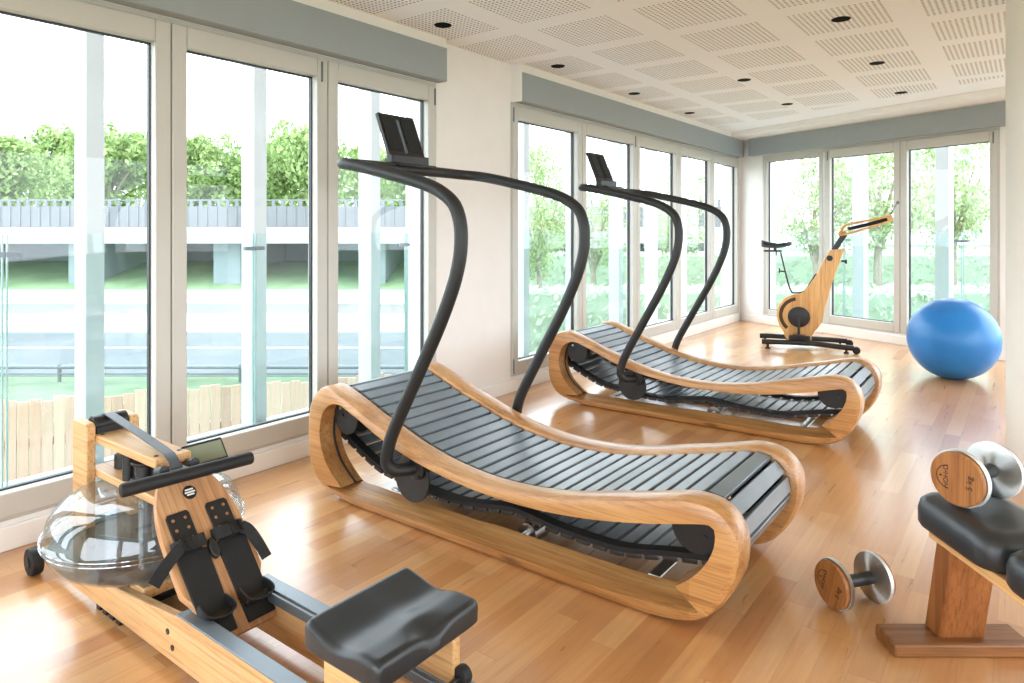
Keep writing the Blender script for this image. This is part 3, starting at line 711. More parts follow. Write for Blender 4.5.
# sliding seat
se = bpy.data.objects.new('seat', None); C.objects.link(se); se.parent = rw
nx, ny = 26, 30; x0, x1, y0, y1 = -1.135, -.912, .815, 1.100
def seat_z(a, b):
    u = 2*a-1; v = 2*b-1                                         # u towards the rear, v across
    z = .328+.012*u*u*(1 if u < 0 else .35)-.010*math.exp(-((u+.05)/.5)**2)*(1-.35*math.exp(-(v/.25)**2))
    z += .004*math.exp(-((u-.42)/.30)**2)
    z -= .020*max(0, (u-.45)/.55)**1.5*math.exp(-(v/.26)**2)
    e = max(abs(u), 0); z -= .010*max(0, (abs(u)-.9)/.1)**2+.010*max(0, (abs(v)-.93)/.07)**2
    return z
m = MB(); G = []
for i in range(nx+1):
    row = []
    for j in range(ny+1):
        a, b = i/nx, j/ny; u, v = 2*a-1, 2*b-1
        # rounded rectangle plan
        rx = .90; k = 1.0
        xx = (x0+x1)/2+(x1-x0)/2*u*(1-.035*v**8); yy = (y0+y1)/2+(y1-y0)/2*v*(1-.03*u**8)
        row.append(m.b.verts.new(L_(xx, yy, seat_z(a, b))))
    G.append(row)
for i in range(nx):
    for j in range(ny): m.b.faces.new((G[i][j], G[i+1][j], G[i+1][j+1], G[i][j+1]))
rim = [G[i][0] for i in range(nx)]+[G[nx][j] for j in range(ny)]+[G[i][ny] for i in range(nx, 0, -1)]+[G[0][j] for j in range(ny, 0, -1)]
cx_, cy_ = (x0+x1)/2-RO.x, (y0+y1)/2-RO.y
lowr = [m.b.verts.new((cx_+(v.co.x-cx_)*.99, cy_+(v.co.y-cy_)*.99, .280)) for v in rim]
for i in range(len(rim)): m.b.faces.new((rim[i], rim[i-1], lowr[i-1], lowr[i]))
m.b.faces.new(lowr)
m.build('cushion', M['seat'], se, .006, 3, ang=60)
for yy0, yy1 in ((.846, .868), (1.048, 1.070)):
    m = MB(); m.box(L_(-1.105, yy0, .158), L_(-.945, yy1, .2795)); m.build('carriage_board', M['wood_rower'], se, .003)
m = MB(); m.box(L_(-1.09, .868, .262), L_(-.96, 1.048, .279)); m.build('carriage_plate', M['wood_rower'], se, .002)
for x in (-1.115, -.935):
    m = MB(); m.cyl(L_(x, .866, .178), L_(x, 1.052, .178), .005, 10); m.build('axle', M['plastic'], se)
for x in (-1.115, -.935):
    for y in (.842, 1.052):
        m = MB(); m.cyl(L_(x, y, .178), L_(x, y+.024, .178), .020, 24, .004); m.build('seat_wheel', M['rubber'], se)

# ------------------------------------------------------------------ bench and dumbbells (bench x follows the picture's horizontal)
RV = Vector((math.cos(YAW), math.sin(YAW), 0)); FV = Vector((-math.sin(YAW), math.cos(YAW), 0))
bo = RV*1.170+FV*1.80
bn = thing('weight_bench', 'wooden weight bench with black padded seat at the right edge', 'bench', bo, YAW)
def bench_foot(yc, mirror):
    m = MB(); pl = [(-.187, yc+.052), (-.187, yc-.048), (.172, yc-.048), (.176, yc+.052)]
    m.prism(pl, 0, .034, lambda a, b, t: (a, b, t)); m.build('foot_plank', M['wood_plank'], bn, .006)
bench_foot(0, 0); bench_foot(-1.02, 1)
for yb, yt in ((.010, -.045), (-1.02, -.965)):
    m = MB(); P = []
    for (z, yc) in ((.034, yb), (.302, yt)):
        P.append([m.b.verts.new((x, yc+y, z)) for x, y in ((-.058,-.03),(.062,-.03),(.062,.032),(-.058,.032))])
    for k in range(4): m.b.faces.new((P[0][k], P[0][(k+1)%4], P[1][(k+1)%4], P[1][k]))
    m.b.faces.new(P[0][::-1]); m.b.faces.new(P[1]); m.build('post', M['wood_bench'], bn, .004)
m = MB(); m.box((-.090, -1.16, .302), (.090, -.028, .330)); m.build('bench_rail', M['wood_rail'], bn, .004)
def pad(name, x0, x1, y0, y1, z0, z1, rad):
    m = MB(); P = []
    nseg = 10; pts = []
    for cx, cy, a0 in ((x1-rad, y1-rad, 0), (x0+rad, y1-rad, 90), (x0+rad, y0+rad, 180), (x1-rad, y0+rad, 270)):
        for k in range(nseg+1):
            a = R_(a0+90*k/nseg); pts.append((cx+rad*math.cos(a), cy+rad*math.sin(a), math.cos(a), math.sin(a)))
    h = z1-z0; rings = []
    for ins, z in ((.02, z0), (.006, z0+.004), (0, z0+.014), (0, z0+h*.55), (.006, z0+h*.8), (.02, z0+h*.94), (.045, z1)):
        rings.append([m.b.verts.new((p[0]-p[2]*ins, p[1]-p[3]*ins, z)) for p in pts])
    n = len(pts)
    for A, B in zip(rings, rings[1:]):
        for i in range(n): m.b.faces.new((A[i], A[(i+1) % n], B[(i+1) % n], B[i]))
    m.b.faces.new(rings[0][::-1]); m.b.faces.new(rings[-1]); return m.build(name, M['vinyl'], bn, ang=50)
pad('seat_pad', -.118, .118, -.292, .015, .330, .415, .06)
pad('back_pad', -.118, .118, -1.12, -.305, .330, .415, .06)

def dumbbell(label, base, axis, roll):
    """axis: horizontal unit vector from the near wooden cap to the far one"""
    rz = math.atan2(axis.y, axis.x); t = thing('dumbbell', label, 'dumbbell', base, rz, 'wood and steel dumbbells')
    r = .070; h = .079
    m = MB(); m.cyl((-.063, 0, r), (.063, 0, r), .018, 24); m.build('grip', M['vinyl'], t)
    for s_ in (-1, 1):
        # disc built around its own centre so that the brushing runs round it
        m = MB(); pr = [(.004, -s_*.006), (.02, -s_*.006), (r-.004, -s_*.001), (r, 0), (r, s_*.011), (r-.002, s_*.012), (.004, s_*.012)]
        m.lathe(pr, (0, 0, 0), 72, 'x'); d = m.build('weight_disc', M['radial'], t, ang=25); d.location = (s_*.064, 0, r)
        m = MB(); pr = [(.004, 0), (r-.006, 0), (r-.004, s_*.002), (r-.004, s_*.008), (r-.007, s_*.0115), (.004, s_*.0118)]
        m.lathe(pr, (0, 0, 0), 64, 'x'); c = m.build('wooden_cap', M['wood_cap'], t, ang=30); c.location = (s_*.0762, 0, r); c.rotation_euler = (roll, 0, 0)
        # burnt marks on the cap: arch, leaf, word and weight
        for_side = Matrix.Rotation(R_(90), 4, 'Z') @ Matrix.Rotation(R_(90), 4, 'X')          # text plane to x-normal (+x)
        if s_ < 0: for_side = Matrix.Rotation(R_(-90), 4, 'Z') @ Matrix.Rotation(R_(90), 4, 'X')
        tr = Matrix.Translation((s_*.0118, 0, 0)) @ for_side @ Matrix.Rotation(R_(90), 4, 'Z')
        text_mesh('mark', 'NOHrD', .0165, M['ink'], tr @ Matrix.Translation((0, .024, 0)), c)
        text_mesh('mark', '5 kg', .021, M['ink'], tr @ Matrix.Translation((0, -.032, 0)), c)
        m = MB()
        arc = [Vector((.029*math.cos(a), .0165+.031*math.sin(a), .0003)) for a in [R_(5+170*i/24) for i in range(25)]]
        m.tube(arc, .0010, 6); m.prism([(0, .033), (.003, .037), (0, .042), (-.003, .037)], 0, .0006, lambda a, b, q: (a, b, q)); m.xf(tr); m.build('mark', M['ink'], c)
    return t
def wl(lat, d, z=0): v = RV*lat+FV*d; return Vector((v.x, v.y, z))
dumbbell('dumbbell lying on the wooden floor left of the bench', wl(1.005, 2.005, .0), RV*.956+FV*.295, R_(14))
dumbbell('dumbbell resting on the black bench pad', wl(1.173, 1.722, .414), RV*.898+FV*.44, R_(0))

# ------------------------------------------------------------------ exercise ball
m = MB(); bmesh.ops.create_uvsphere(m.b, u_segments=64, v_segments=40, radius=.30)
for v in m.b.verts: v.co.z = max(v.co.z, -.293)
m.b.verts.ensure_lookup_table()
b0 = RV*3.267+FV*5.06
eb = m.build('exercise_ball', M['ball'], None, ang=60); eb.location = (b0.x, b0.y, .293)
tag(eb, 'large blue exercise ball on the floor by the far windows', 'ball')
# ------------------------------------------------------------------ exercise bike
ba = math.atan2(.218, .976)
bk = thing('exercise_bike', 'wooden exercise bike with black saddle in front of the far windows', 'exercise bike', (-1.66, 6.72, 0), ba)
body = [(-.150,.060),(-.175,.10),(-.190,.145),(-.228,.205),(-.250,.285),(-.243,.36),(-.215,.415),(-.170,.465),(-.112,.492),(-.061,.499),(-.018,.520),(.030,.585),(.089,.672),(.151,.805),(.197,.905),(.205,.912),(.328,.928),(.330,.92),(.301,.846),(.270,.75),(.230,.63),(.195,.50),(.165,.385),(.152,.30),(.143,.25),(.115,.205),(.075,.155),(.055,.11),(.050,.060)]
m = MB(); m.prism(body, -.045, .045, XZ); m.build('body', M['wood_bike'], bk, .010, 3)
for s_ in (-1, 1):
    m = MB(); m.cyl((-.055, s_*.045, .288), (-.055, s_*.062, .288), .095, 40, .004); cd = m.build('crank_disc', M['black'], bk)
    m = MB(); m.cyl((-.055, s_*.062, .288), (-.055, s_*.082, .288), .010, 16); m.build('hub', M['steel'], cd)
    e = -s_ if s_ > 0 else 1
    m = MB(); m.obox((-.055, s_*.078, .288-.08*e), (.011, 0, 0), (0, .006, 0), (0, 0, .092)); ca = m.build('crank_arm', M['black'], bk, .004)
    m = MB(); m.box((-.105, min(s_*.09, s_*.17), .288-.165*e-.010), (-.005, max(s_*.09, s_*.17), .288-.165*e+.010)); m.build('pedal', M['plastic'], ca, .004)
    m = MB(); arc = [R_(100+5*i) for i in range(27)]
    pl = [(-.055+.172*math.cos(a), .300+.172*math.sin(a)) for a in arc]+[(-.055+.140*math.cos(a), .300+.140*math.sin(a)) for a in arc[::-1]]
    m.prism(pl, s_*.0451, s_*.0458, XZ); m.build('vent_slot', plain('dark_brown_slot', (66, 44, 26), .6), bk)
    m = MB(); m.cyl((.205, s_*.045, .838), (.205, s_*.050, .838), .026, 24); m.build('round_inlay', M['plastic'], bk)
m = MB(); m.cyl((.300, 0, .815), (.335, 0, .808), .010, 12); m.lathe([(.002,-.008),(.020,-.008),(.020,.008),(.002,.008)], (.340, 0, .808), 16, 'x'); m.build('adjuster_knob', M['plastic'], bk)
# base
m = MB(); m.box((-.140, -.10, .030), (.045, .11, .118)); m.build('base_block', M['black'], bk, .015, 3)
iw = Matrix.Rotation(-ba, 4, 'Z') @ Matrix.Translation((1.66, -6.72, 0))
for (p0, p1, nm) in (((-1.976, 6.456), (-1.235, 6.640), 0), ((-2.10, 6.79), (-1.363, 7.02), 1)):
    A0 = iw @ Vector((*p0, .062)); A1 = iw @ Vector((*p1, .050)); md = (A0+A1)/2+Vector((0, 0, .012)); sd = 1 if nm else -1
    yq = .10*sd
    pth = smooth_path([A0, (A0*.7+md*.3), Vector((md.x, (A0.y+A1.y)/2*.55+yq*.45, .066)), (A1*.7+md*.3), A1], .04)
    m = MB(); m.tube(pth, .024, 14); br = m.build('base_bar', M['black'], bk)
    m = MB(); e = A1+Vector((.02, 0, -.018)); m.cyl(e+Vector((0, -.017, 0)), e+Vector((0, .017, 0)), .032, 24, .004); m.build('wheel', M['rubber'], br)
    m = MB(); m.cyl((A0.x+.05, A0.y, 0), (A0.x+.05, A0.y, .045), .012, 14); m.lathe([(.004, 0), (.024, 0), (.022, .012), (.004, .012)], (A0.x+.05, A0.y, 0), 20); m.lathe([(.004, 0), (.022, 0), (.020, .012), (.004, .012)], (A1.x-.06, A1.y, 0), 20); m.cyl((A1.x-.06, A1.y, 0), (A1.x-.06, A1.y, .04), .010, 12); m.build('levelling_foot', M['rubber'], br)
# seat post, saddle
m = MB(); sp = smooth_path([(.090,0,.690),(.045,0,.612),(.0,0,.535),(-.035,0,.514),(-.080,0,.508),(-.118,0,.512),(-.134,0,.545),(-.165,0,.665),(-.215,0,.885)], .025)
m.ribbon(sp, (0, 1, 0), .036, .013); m.build('seat_post', M['black'], bk)
m = MB(); m.box((-.365, -.014, .888), (-.205, .014, .906)); m.cyl((-.265, 0, .906), (-.265, 0, .945), .013, 12); m.cyl((-.255, 0, .888), (-.255, 0, .858), .006, 10); m.cyl((-.255, -.02, .857), (-.255, .02, .857), .006, 10)
m.build('seat_clamp', M['black'], bk, .002)
m = MB(); m.cyl((-.17, 0, .70), (-.225, 0, .71), .007, 10); m.cyl((-.226, 0, .69), (-.226, 0, .735), .007, 10); m.build('adjuster_knob', M['black'], bk)
m = MB(); S = []
for i in range(17):
    a = i/16; x = -.385+.265*a
    hw = .068*(1-a)**.9*min(1, a*9+.35)+.017*min(1, (1-a)*10+.2); zt = 1.0-.022*math.sin(a*math.pi)-.012*a
    S.append([m.b.verts.new(p) for p in ((x, -hw, zt-.062+.030*a), (x, -hw*1.04, zt-.026), (x, -hw*.75, zt), (x, 0, zt+.002-.004*(1-a)), (x, hw*.75, zt), (x, hw*1.04, zt-.026), (x, hw, zt-.062+.030*a), (x, 0, zt-.060+.020*a))])
for A, B in zip(S, S[1:]):
    for k in range(8): m.b.faces.new((A[k], A[(k+1) % 8], B[(k+1) % 8], B[k]))
m.b.faces.new(S[0]); m.b.faces.new(S[-1]); m.build('saddle', M['vinyl'], bk, ang=70)
# handlebar
m = MB(); m.obox((.285, 0, .985), (.045, 0, .075), (0, .03, 0), (.020, 0, -.012)); m.build('stem', M['black'], bk, .004)
for s_ in (-1, 1):
    m = MB(); up = smooth_path([(.290,s_*.018,1.052),(.310,s_*.05,1.105),(.345,s_*.085,1.142),(.47,s_*.125,1.170),(.60,s_*.125,1.198),(.690,s_*.110,1.225)], .02)
    lo_ = smooth_path([(.300,s_*.018,1.050),(.380,s_*.07,1.072),(.47,s_*.118,1.098),(.60,s_*.123,1.145),(.690,s_*.110,1.178)], .02)
    m.ribbon(up, (0, 1, 0), .034, .020); m.ribbon(lo_, (0, 1, 0), .034, .018); m.box((.655, min(s_*.095, s_*.128), 1.175), (.700, max(s_*.095, s_*.128), 1.228)); m.build('handlebar', M['wood_bike'], bk, .004)
    m = MB(); m.tube([(.36,s_*.098,1.105),(.47,s_*.122,1.133),(.66,s_*.118,1.188)], .015, 12); m.build('grip', M['rubber'], bk)
m = MB(); m.box((.278, -.030, 1.035), (.345, .030, 1.085)); m.build('handlebar_block', M['wood_bike'], bk, .008)
m = MB(); m.box((.660, -.11, 1.195), (.690, .11, 1.215)); m.build('cross_grip', M['wood_bike'], bk, .005)
m = MB(); m.cyl((.675, 0, 1.20), (.748, 0, 1.335), .005, 8); m.box((.738, -.035, 1.325), (.760, .035, 1.350)); m.build('phone_holder', M['galv'], bk, .003)

# ------------------------------------------------------------------ balcony outside
SLZ = -.2; EX = -4.22
m = MB(); m.box((EX+.02, -4, SLZ-.2), (XL-.22, 9.2, SLZ)); q0 = FP+FN*.22+FU*(-1.6)
m.obox(FP+FU*2.6+FN*.98+Vector((0, 0, SLZ-.05)), FU*4.2, FN*.76, (0, 0, .14)); struct('balcony_floor', m, M['concrete'])
def post(loc, rz, label):
    m = MB(); m.box((-.075, -.048, SLZ), (.075, .048, 3.6)); o = m.build('balcony_post', M['post'], None, .006)
    o.location = loc; o.rotation_euler = (0, 0, rz); tag(o, label, 'post', 'white balcony posts')
names = ['white balcony post left of the nearest large pane, beyond the frame', 'white balcony post seen through the left pane above the rowing machine', 'white balcony post seen through the second pane from the left', 'white balcony post seen through the third pane, behind the near treadmill handle',
         'white balcony post hidden behind the wall pier between the windows', 'white balcony post at the left edge of the first pane of the far left window', 'white balcony post at the right of the first pane of the far left window', 'white balcony post in the second pane of the far left window',
         'white balcony post in the third pane of the far left window', 'white balcony post in the fourth pane of the far left window']
for i, lb in enumerate(names):
    if i in (0, 4): continue
    post((-4.12, .593+1.0*i, 0), 0, lb)
post((-4.12, 4.10, 0), 0, 'white balcony post at the right edge of the third pane, beside the wall pier')
for u, lb in ((.62, 'white balcony post in the narrow fixed pane of the far wall'), (1.62, 'white balcony post in the middle pane of the far wall, behind the bike handlebar'), (2.62, 'white balcony post in the right pane of the far wall, above the blue ball')):
    p = FP+FU*u+FN*1.35; post((p.x, p.y, 0), FANG, lb)
def balustrade(P, U, N, u0, u1, label):
    t = thing('balustrade_panel', label, 'balustrade', P+U*(u0+u1)/2+Vector((0, 0, 0)), math.atan2(U.y, U.x), 'glass balustrade panels')
    h = (u1-u0)/2-.008
    m = MB(); m.box((-h, -.007, SLZ-.15), (h, .007, 1.075)); m.build('glass_sheet', M['balu'], t)
    m = MB()
    m.box((h-.06, -.016, .965), (h+.006, .016, .99)); m.box((-h-.006, -.016, .965), (-h+.06, .016, .99)); m.build('clamp', M['galv'], t, .002)
    for e in (-h+.002, h-.002):
        m = MB(); m.box((e-.003, -.0075, SLZ-.15), (e+.003, .0075, 1.0755)); m.build('glass_edge', M['glassedge'], t)
    m = MB(); m.box((-h, -.02, SLZ), (h, .02, SLZ+.03)); m.build('base_channel', M['galv'], t)
bl = ['glass balustrade panel outside the leftmost pane, closest to the camera', 'glass balustrade panel behind the leftmost pane and its white post', 'glass balustrade panel behind the second and third panes of the near window', 'glass balustrade panel behind the wall pier and first far-window pane', 'glass balustrade panel behind the second and third panes of the far left window', 'glass balustrade panel at the far end of the left side']
for i, lb in enumerate(bl):
    balustrade(Vector((-4.01, 0, 0)), UY, NL, -.185+1.355*i, 1.17+1.355*i, lb)
for u0, u1, lb in ((-.9, .48, 'glass balustrade panel behind the corner of the far wall'), (.48, 1.87, 'glass balustrade panel behind the bike through the far windows'), (1.87, 3.26, 'glass balustrade panel behind the blue ball, left part'), (3.26, 4.65, 'glass balustrade panel beyond the column')):
    balustrade(FP+FN*1.24, FU, FN, u0, u1, lb)

# ------------------------------------------------------------------ street and garden (lat = sideways, d = depth from the window side)
GZ = -2.6
def wp(lat, d, z): v = RV*lat+FV*d; return Vector((v.x, v.y, z))
def slab(name, l0, l1, d0, d1, z0, z1, mat, kind='structure', label=None):
    m = MB(); m.obox(wp((l0+l1)/2, (d0+d1)/2, (z0+z1)/2), RV*(l1-l0)/2, FV*(d1-d0)/2, (0, 0, (z1-z0)/2)); o = m.build(name, mat); o['kind'] = kind
    if label: o['label'] = label
    return o
slab('ground', -160, 120, -30, 140, GZ-.5, GZ, M['grass'])
slab('road', -90, 0, 17.2, 24.4, GZ, GZ+.02, M['asphalt2'])
slab('road_line', -90, 0, 21.2, 21.3, GZ+.02, GZ+.03, M['roadline'])
slab('median', -90, 0, 24.4, 29.7, GZ, GZ+.05, M['concrete'])
slab('road', -90, 0, 29.7, 33.6, GZ, GZ+.03, M['asphalt'])
slab('pavement', -90, 0, 33.6, 36.5, GZ, GZ+.06, M['concrete'])
m = MB(); m.obox(wp(-45, 36.7, GZ+.22), RV*45, FV*.2, (0, 0, .22)); tag(m.build('barrier_wall', M['concrete']), 'low white concrete barrier along the far side of the road', 'barrier')
# embankment
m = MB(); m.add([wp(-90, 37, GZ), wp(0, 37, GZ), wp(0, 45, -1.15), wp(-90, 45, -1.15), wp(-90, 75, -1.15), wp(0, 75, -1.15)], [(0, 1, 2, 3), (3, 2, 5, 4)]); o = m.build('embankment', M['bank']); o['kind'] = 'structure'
# guard rail
gr = thing('guard_rail', 'low metal guard rail at the near edge of the road', 'guard rail', wp(-8, 16.6, GZ))
m = MB(); a, b = wp(-22, 0, .36)-wp(-8, 0, 0), wp(-2, 0, .36)-wp(-8, 0, 0); m.tube([a, b], .05, 8); m.tube([a-Vector((0, 0, .16)), b-Vector((0, 0, .16))], .03, 8); m.build('beam', M['galv'], gr)
for k in range(10):
    m = MB(); p = wp(-22+k*2.2, 0, 0)-wp(-8, 0, 0); m.tube([p, p+Vector((0, 0, .42))], .045, 8); m.build('stake', M['asphalt2'], gr)
# picket fence
pa = Vector((-6.79, 1.27, 0)); 
fa, fbv = wp(-7.9, 5.827, -.62), wp(.6, 8.9, -.62); fdir = (fbv-fa); fl = fdir.length; fdir.normalize(); fnn = Vector((-fdir.y, fdir.x, 0))
fn = thing('picket_fence', 'pale weathered wooden plank fence below the balcony', 'fence', (fa.x, fa.y, GZ), math.atan2(fdir.y, fdir.x))
m = MB(); m.box((-.049, -.009, .03), (.049, .009, 1.98)); 
pk = m.build('plank', M['picket'], fn, .004)
nf = int(fl/.105); rs = random.Random(3)
for k in range(min(nf, 95)):
    o = pk if k == 0 else pk.copy()
    if k: C.objects.link(o); o.parent = fn
    o.location = (k*.105, rs.uniform(-.006, .006), rs.uniform(-.03, .02))
m = MB(); m.box((0, .012, .35), (fl, .05, .44)); m.box((0, .012, 1.5), (fl, .05, 1.59)); m.build('rail', M['picket'], fn)
for k in range(int(fl/2)+1):
    m = MB(); m.box((k*2.0, .05, 0), (k*2.0+.09, .14, 1.85)); m.build('post', M['picket'], fn)
# road bridge
br = thing('road_bridge', 'white concrete road bridge with railing crossing behind the left windows', 'bridge', wp(-22, 41, GZ))
o0 = wp(-22, 41, GZ)
def bl_(m, l0, l1, d0, d1, z0, z1): m.obox(wp((l0+l1)/2, (d0+d1)/2, (z0+z1)/2)-o0, RV*(l1-l0)/2, FV*(d1-d0)/2, (0, 0, (z1-z0)/2))
m = MB(); bl_(m, -60, 14, 38.5, 50, .30, 1.22); m.build('deck', M['concrete'], br, .05)
m = MB(); bl_(m, -60, 14, 38.9, 39.3, 1.22, 2.42)
for k in range(130): bl_(m, -60+k*.56, -60+k*.56+.10, 38.84, 38.9, 1.25, 2.42)
m.build('parapet', M['parapet'], br)
m = MB(); bl_(m, -60, 14, 39.0, 39.1, 2.74, 2.82)
for k in range(140): bl_(m, -60+k*.52, -60+k*.52+.16, 39.0, 39.1, 2.42, 2.75)
m.build('railing', M['galv'], br)
m = MB(); bl_(m, -60, 14, 49, 49.5, GZ, .3); m.build('shade_backdrop', M['concrete2'], br)  # backdrop put in to make the band of shade under the deck
for l0 in (-40, -26, -17.5, -9, -1):
    m = MB(); bl_(m, l0, l0+1.6, 40, 48, GZ, .3); m.build('pier', M['concrete2'], br, .05)
# foliage -----------------------------------------------------------------
def leaf_cloud(name, seed, rx, ry, rz_, n, size, blobs, mat):
    rnd = random.Random(seed); m = MB(); centres = []
    for _ in range(blobs):
        a = rnd.uniform(0, 2*math.pi); z = rnd.uniform(-.85, 1); q = math.sqrt(max(0, 1-z*z*.8))*rnd.uniform(.3, .85)
        centres.append((Vector((rx*q*math.cos(a), ry*q*math.sin(a), rz_*z*.8)), rnd.uniform(.22, .40)*min(rx, ry, rz_)*1.25))
    vs = []; fs = []
    for i in range(n):
        c, r = rnd.choice(centres)
        d = Vector((rnd.gauss(0, 1), rnd.gauss(0, 1), rnd.gauss(0, 1))).normalized(); p = c+d*r*rnd.uniform(.75, 1.1)
        nn = (d+Vector((rnd.gauss(0, .6), rnd.gauss(0, .6), rnd.gauss(0, .6)))).normalized()
        a = nn.orthogonal().normalized(); b = nn.cross(a); an = rnd.uniform(0, 6.28); a, b = a*math.cos(an)+b*math.sin(an), b*math.cos(an)-a*math.sin(an)
        s = size*rnd.uniform(.6, 1.3); k = len(vs)
        vs += [p-a*s, p-b*s*.55+nn*s*.1, p+a*s, p+b*s*.55+nn*s*.1]; fs.append((k, k+1, k+2, k+3))
    me = bpy.data.meshes.new(name); me.from_pydata([v[:] for v in vs], [], fs); me.materials.append(mat); return me
def tree(kind, loc, crown_z, scale, rz, label, group):
    t = thing('tree', label, 'tree', loc, rz, group)
    f = bpy.data.objects.new('foliage', kind); C.objects.link(f); f.parent = t; f.location = (0, 0, crown_z-loc[2]); f.scale = scale
    m = MB(); h = crown_z-loc[2]; m.tube([(0, 0, 0), (.05, .02, h*.5), (0, 0, h)], [.18*scale[0], .13*scale[0], .07*scale[0]], 8)
    rr = random.Random(int(loc[0]*7))
    for k in range(5):
        a = rr.uniform(0, 6.28); m.tube([(0, 0, h*.6), (.6*scale[0]*math.cos(a), .6*scale[0]*math.sin(a), h*.9), (1.2*scale[0]*math.cos(a), 1.2*scale[0]*math.sin(a), h+.4*scale[2])], [.07*scale[0], .05*scale[0], .02*scale[0]], 6)
    m.build('trunk', M['bark'], t); return t
K1 = leaf_cloud('foliage', 1, 2.2, 2.2, 2.0, 9000, .13, 34, M['leaf'])
K2 = leaf_cloud('foliage', 2, 2.0, 2.0, 2.4, 8000, .13, 30, M['leaf'])
K3 = leaf_cloud('foliage', 3, 1.8, 1.8, 2.3, 6500, .085, 30, M['leaf2'])
K4 = leaf_cloud('foliage', 4, 1.5, 1.5, 2.0, 4200, .075, 24, M['leaf2'])
g1 = 'trees behind the road bridge'
for l, d, cz, s, k, rz, lb in [(-46.5, 60, 5.4, (2.1, 2.1, 2.1), K1, .3, 'round green tree behind the bridge at the far left of the leftmost pane'),
        (-49.5, 75, 6.6, (2.1, 2.4, 2.3), K2, 1.2, 'green tree behind the bridge left of the first white balcony post'),
        (-35.4, 60, 5.9, (2.0, 2.0, 2.1), K1, 2.2, 'green tree behind the bridge right of the first white balcony post'),
        (-37.5, 75, 6.2, (2.0, 2.0, 2.2), K2, 3.1, 'green tree behind the bridge hidden by the first window mullion'),
        (-26.6, 60, 5.2, (1.75, 1.75, 2.0), K1, 4.0, 'green tree behind the bridge left in the second pane'),
        (-26.5, 75, 5.6, (2.2, 2.2, 2.1), K2, 5.0, 'green tree behind the bridge next to the second white balcony post'),
        (-18.6, 60, 5.7, (1.75, 1.75, 2.3), K1, .8, 'green tree behind the bridge right of the second white balcony post'),
        (-15.6, 75, 5.2, (2.2, 2.2, 2.0), K2, 1.7, 'green tree behind the bridge and behind the third white balcony post'),
        (-7.2, 60, 4.9, (2.0, 2.0, 2.0), K1, 2.7, 'green tree behind the bridge right in the third pane')]:
    tree(k, wp(l, d, -1.15), cz, s, rz, lb, g1)
g2 = 'garden trees outside the far windows'
for l, d, cz, s, k, rz, lb in [(.75, 20, 1.5, (.62, .62, .85), K3, .2, 'slender tree in the first pane of the far left window'),
        (2.6, 22, 1.2, (.8, .8, .8), K4, 1.1, 'pale tree in the second pane of the far left window'),
        (5.4, 22, 1.6, (.7, .7, .8), K4, 2.0, 'pale tree behind the frame between third and fourth panes of the far left window'),
        (9.3, 21, 1.7, (.75, .75, .9), K4, .5, 'tree in the narrow fixed pane of the far wall'),
        (11.3, 21, 2.4, (1.0, 1.0, 1.25), K4, 2.9, 'leafy tree in the middle pane of the far wall'),
        (13.9, 21.5, 2.5, (.8, .8, 1.2), K4, 4.2, 'leafy tree in the right pane of the far wall')]:
    tree(k, wp(l, d, GZ), cz, s, rz, lb, g2)
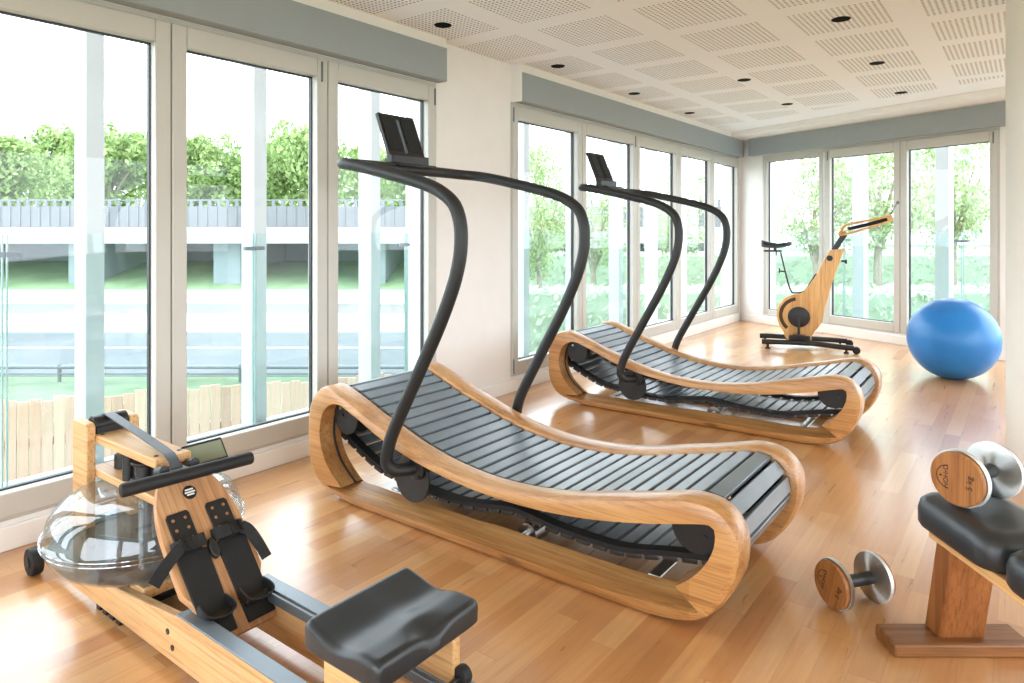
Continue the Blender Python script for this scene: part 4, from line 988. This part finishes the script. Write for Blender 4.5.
# hedges: clipped leaf blocks
def hedge(l0, l1, d0, d1, z0, z1, label, n, seed):
    rnd = random.Random(seed); vs = []; fs = []
    for _ in range(n):
        f_ = rnd.random()
        l = rnd.uniform(l0, l1); z = rnd.uniform(z0, z1); d = d0+rnd.uniform(-.08, .1)
        if f_ > .6: z = z1+rnd.uniform(-.1, .08); d = rnd.uniform(d0, d1)
        p = wp(l, d, z); nn = Vector((rnd.gauss(0, 1), rnd.gauss(0, 1), rnd.gauss(0, 1))).normalized(); a = nn.orthogonal().normalized(); b = nn.cross(a); s = .09*rnd.uniform(.6, 1.3); k = len(vs)
        vs += [p-a*s, p-b*s*.6, p+a*s, p+b*s*.6]; fs.append((k, k+1, k+2, k+3))
    k = len(vs); q = [(l0, d0+.06, z0), (l1, d0+.06, z0), (l1, d1, z0), (l0, d1, z0), (l0, d0+.06, z1-.05), (l1, d0+.06, z1-.05), (l1, d1, z1-.05), (l0, d1, z1-.05)]
    vs += [wp(*p) for p in q]; fs += [(k+a, k+b, k+c, k+e) for a, b, c, e in ((0,1,5,4),(1,2,6,5),(2,3,7,6),(3,0,4,7),(4,5,6,7))]
    me = bpy.data.meshes.new('hedge'); me.from_pydata([v[:] for v in vs], [], fs); me.materials.append(M['hedge'])
    o = bpy.data.objects.new('hedge', me); C.objects.link(o); tag(o, label, 'hedge')
hedge(-.5, 20, 15.8, 17.2, GZ, -.35, 'low clipped green hedge nearest the balcony, seen through the far windows', 5200, 1)
hedge(-.5, 24, 25.5, 27, GZ, .15, 'tall green hedge behind the lawn, seen through the far windows', 6000, 2)
pf_ = thing('garden_fence', 'low white picket fence behind the balcony glass of the far wall', 'fence', wp(8, 14.6, GZ), YAW)
m = MB()
m.box((-4, -.02, .9), (4.5, .02, .95)); m.box((-4, -.02, 1.15), (4.5, .02, 1.2)); m.build('rail', M['pale_picket'], pf_)
m = MB(); m.box((-.03, -.012, 0), (.03, .012, 1.3)); pk2 = m.build('picket', M['pale_picket'], pf_)
for k in range(70):
    o = pk2 if k == 0 else pk2.copy()
    if k: C.objects.link(o); o.parent = pf_
    o.location = (-4+k*.12, -.03, 0)
# apartment building beyond the garden
ap = thing('apartment_building', 'white apartment building beyond the garden trees at right', 'building', wp(24, 36, GZ), YAW)
m = MB(); m.box((-4.5, 0, 0), (14, 9, 16)); m.build('facade', M['block'], ap)
for r in range(4):
    for c in range(6):
        m = MB(); m.box((-3.6+c*2.6, -.06, 3.6+r*3.1), (-2.4+c*2.6, .06, 5.0+r*3.1)); f_ = m.build('window', M['white'], ap)
        m = MB(); m.box((-3.5+c*2.6, -.09, 3.7+r*3.1), (-2.5+c*2.6, -.061, 4.9+r*3.1)); m.build('pane', M['blockwin'], f_)
for r in range(4):
    m = MB(); m.box((-4.5, -.5, 2.9+r*3.1), (14, 0, 3.05+r*3.1)); m.build('balcony_slab', M['block'], ap)
